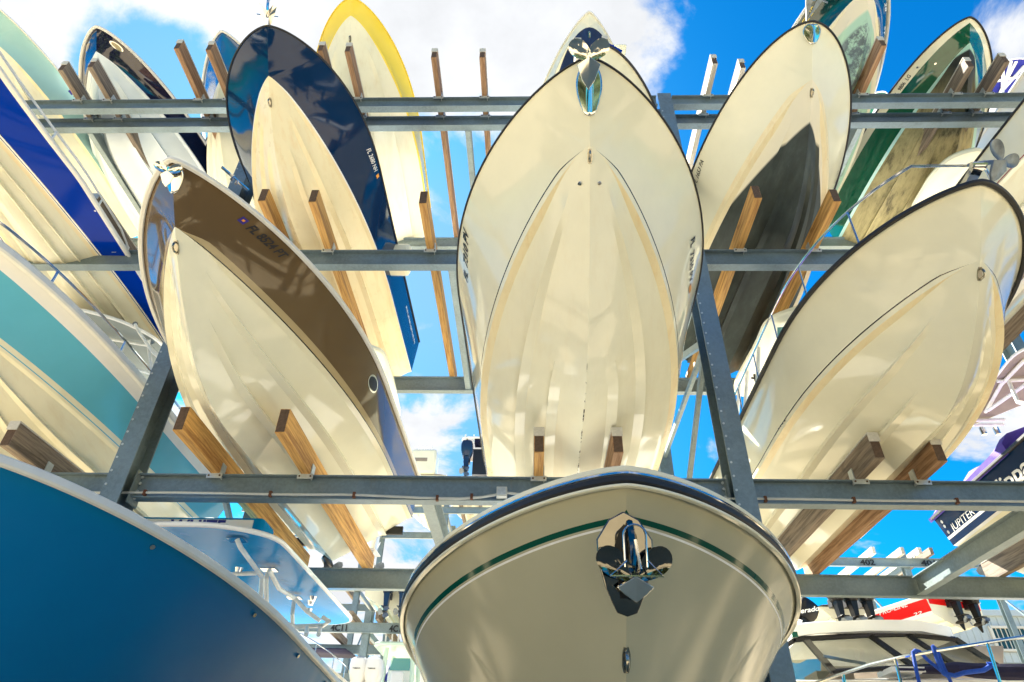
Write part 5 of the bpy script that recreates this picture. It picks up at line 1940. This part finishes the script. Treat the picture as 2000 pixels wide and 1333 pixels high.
# hardtop
ht = [C_(1549, 1243, -.6), C_(1600, 1237, -.6), C_(1700, 1232, -.7), C_(1800, 1233, -.7), C_(1862, 1245, -.5), C_(1866, 1250, -.4)]
mb = MB()
vs = []
for p in ht:
    vs += [p, p + V((0, 0, .16)), p + V((0, .5, .24)), p + V((0, 2.0, .24)), p + V((0, 2.2, .0))]
fs = []
for i in range(len(ht) - 1):
    for k in range(5):
        fs.append((i * 5 + k, i * 5 + (k + 1) % 5, (i + 1) * 5 + (k + 1) % 5, (i + 1) * 5 + k))
fs += [tuple(range(5)), tuple(range((len(ht) - 1) * 5, len(ht) * 5))]
mb.add(vs, fs, 'white', True)
top_ = cb(mb, 'hardtop', angle=45)
mb = MB()
mb.tube([C_(1552, 1228, -.3), C_(1600, 1223, -.3), C_(1660, 1222, -.1)], .07, 'white', 8)
cb(mb, 'radar_pod', top_)
mb = MB()
q = C_(1549, 1239, -.66)
mb.box((q.x - .02, q.y - .03, q.z - .05), (q.x + .06, q.y, q.z + .03), 'stripe_green')
cb(mb, 'side_light', top_)
# window band: dark frame bars and glass
MT['frame_black'] = plain('black window frame', lin(.012, .012, .014), .25)
gg = Mat('cabin window glass')
gg.color(lin(.20, .22, .18))
gg.set(Roughness=.03, Coat_Weight=1.0, Transmission_Weight=.55, IOR=1.05)
MT['cabin_glass'] = gg.m
tops = [(1553, 1250), (1572, 1248), (1698, 1241), (1770, 1239), (1866, 1249)]
bots = [(1520, 1285), (1628, 1312), (1786, 1303), (1866, 1300), (1962, 1310)]
tp = [C_(x, y, -.5) for x, y in tops]
bp = [C_(x, y, -.75 if i < 4 else -.3) for i, (x, y) in enumerate(bots)]
bars = [(tp[1], bp[1], .09), (tp[2], bp[2], .075), (tp[3], bp[3], .06), (tp[4], bp[4], .07)]
mb = MB()
for a, b, w in bars:
    mb.bar(a, b, w, .06, 'frame_black', (0, 1, 0))
mb.tube(tp, .04, 'frame_black', 6)
mb.tube([bp[1], bp[2], bp[3], bp[4]], .035, 'frame_black', 6)
mb.tube([C_(1553, 1250, -.45), C_(1535, 1262, -.45), C_(1523, 1285, -.45), C_(1520, 1310, -.45)], .035, 'frame_black', 6)
fr_ = cb(mb, 'window_frame')
for i in range(1, 4):
    mb = MB()
    off = V((0, .03, 0))
    mb.add([tp[i] + off, tp[i + 1] + off, bp[i + 1] + off, bp[i] + off], [(0, 1, 2, 3)], 'cabin_glass')
    cb(mb, 'windscreen_pane', fr_)
mb = MB()
mb.add([C_(1556, 1252, -.42), C_(1566, 1250, -.42), C_(1622, 1312, -.42), C_(1605, 1333, -.42), C_(1520, 1345, -.42), C_(1524, 1285, -.42)], [tuple(range(6))], 'cabin_glass')
cb(mb, 'side_pane', fr_)
for a, b, c in ((4.6, 5.2, 1.3), (6.0, 6.8, 1.2)):
    mb = MB()
    mb.box((a, YC + .2, dz), (b, YC + .8, dz + .35), 'canvas_beige')
    cb(mb, 'seat')
mb = MB()
mb.add([C_(1600, 1260, 1.6), C_(1960, 1262, 1.6), C_(1960, 1325, 1.6), C_(1600, 1325, 1.6)], [(0, 1, 2, 3)], 'canvas_beige')
cb(mb, 'cabin_liner').modifiers.new('thickness', 'SOLIDIFY').thickness = .04
mb = MB()
mb.bar(C_(1608, 1282, -.8), C_(1690, 1297, -.8), .03, .04, 'stainless')
cb(mb, 'wiper')
# rail with stanchions
rp = [at_y(x, y, Y) for x, y, Y in ((1590, 1336, 10.6), (1640, 1318, 10.55), (1700, 1298, 10.5), (1760, 1284, 10.4), (1830, 1271, 10.25), (1900, 1260, 10.05), (1960, 1250, 9.9), (2030, 1240, 9.7))]
mb = MB()
mb.tube(rp, .022, 'stainless', 8)
rl = cb(mb, 'bow_rail')
for i, (x, y, Y) in enumerate(((1646, 1317, 10.55), (1748, 1287, 10.42), (1928, 1255, 9.98))):
    p = at_y(x, y, Y)
    mb = MB()
    mb.tube([p, p + V((-.02, .05, -.75))], .022, 'stainless', 8)
    cb(mb, 'stanchion', rl)
# deck hatch and dark cover on deck
p = at_y(1770, 1308, YC - .95)
mb = MB()
mb.box((p.x - .25, p.y - .1, p.z - .05), (p.x + .22, p.y + .4, p.z + .02), 'white')
mb.box((p.x - .18, p.y - .112, p.z - .035), (p.x + .2, p.y - .101, p.z - .002), 'canvas_navy')
cb(mb, 'deck_hatch')
p1 = at_y(1800, 1309, YC - 1.0)
mb = MB()
mb.tube([p1, p1 + V((.5, -.05, .02)), at_y(1900, 1310, YC - 1.2), at_y(1960, 1313, YC - 1.3), at_y(2040, 1313, YC - 1.4)], [.05, .09, .10, .11, .11], 'canvas_navy', 10)
cv = cb(mb, 'rolled_cover')
# blue rope tied round the rail
rope = empty('rope', at_y(1790, 1277, 10.3))
tag(rope, 'blue rope looped over the railing of the cabin cruiser', 'rope')
mb = MB()
def pr(*l):
    return [at_y(x, y, Y) for x, y, Y in l]
mb.tube(pr((1798, 1345, 10.2), (1792, 1320, 10.22), (1786, 1292, 10.25), (1783, 1275, 10.27), (1788, 1271, 10.3), (1796, 1273, 10.36)), .026, 'rope_blue', 8)
mb.tube(pr((1796, 1273, 10.36), (1810, 1288, 10.42), (1832, 1306, 10.45), (1852, 1322, 10.45)), .024, 'rope_blue', 8)
mb.tube(pr((1822, 1262, 10.24), (1826, 1275, 10.24), (1834, 1298, 10.24), (1843, 1316, 10.24), (1856, 1324, 10.24)), .028, 'rope_blue', 8)
mb.tube(pr((1822, 1262, 10.24), (1830, 1270, 10.3), (1842, 1300, 10.32), (1858, 1335, 10.3), (1862, 1345, 10.3)), .024, 'rope_blue', 8)
mb.tube(pr((1843, 1316, 10.24), (1865, 1320, 10.2), (1885, 1314, 10.2), (1902, 1312, 10.2), (1920, 1310, 10.2), (1934, 1302, 10.2), (1938, 1295, 10.2), (1931, 1296, 10.2), (1936, 1303, 10.2)), .030, 'rope_blue', 8)
build_local(mb, 'rope_coil', rope)

# ------------------------------------------------------------------ line of trees across the yard (mirrored in the gelcoat)
tm = Mat('dark foliage')
tm.color(tm.ramp(tm.noise(.8, 6, .7), [(.3, lin(.018, .035, .012)), (.7, lin(.06, .09, .03))]))
tm.set(Roughness=.8)
rng = random.Random(3)
mb = MB()
for i in range(26):
    x = -60 + i * 4.8 + rng.uniform(-1.5, 1.5)
    y = -19 + rng.uniform(-4, 3)
    h = rng.uniform(8, 13)
    for k in range(230):
        a = rng.uniform(0, 2 * PI)
        zz = rng.uniform(.18, 1) * h
        rad = (1 - abs(zz / h - .55) * 1.4) * 3.0 * rng.uniform(.3, 1)
        c = V((x + math.cos(a) * rad, y + math.sin(a) * rad, GROUND_Z + zz))
        s = rng.uniform(.45, 1.0)
        u = V((rng.gauss(0, 1), rng.gauss(0, 1), rng.gauss(0, 1))).normalized()
        w = u.orthogonal().normalized()
        t = u.cross(w)
        mb.add([c + w * s, c + t * s, c - w * s, c - t * s], [(0, 1, 2, 3)], tm.m)
o = mb.build('tree_line')
o['kind'] = 'stuff'
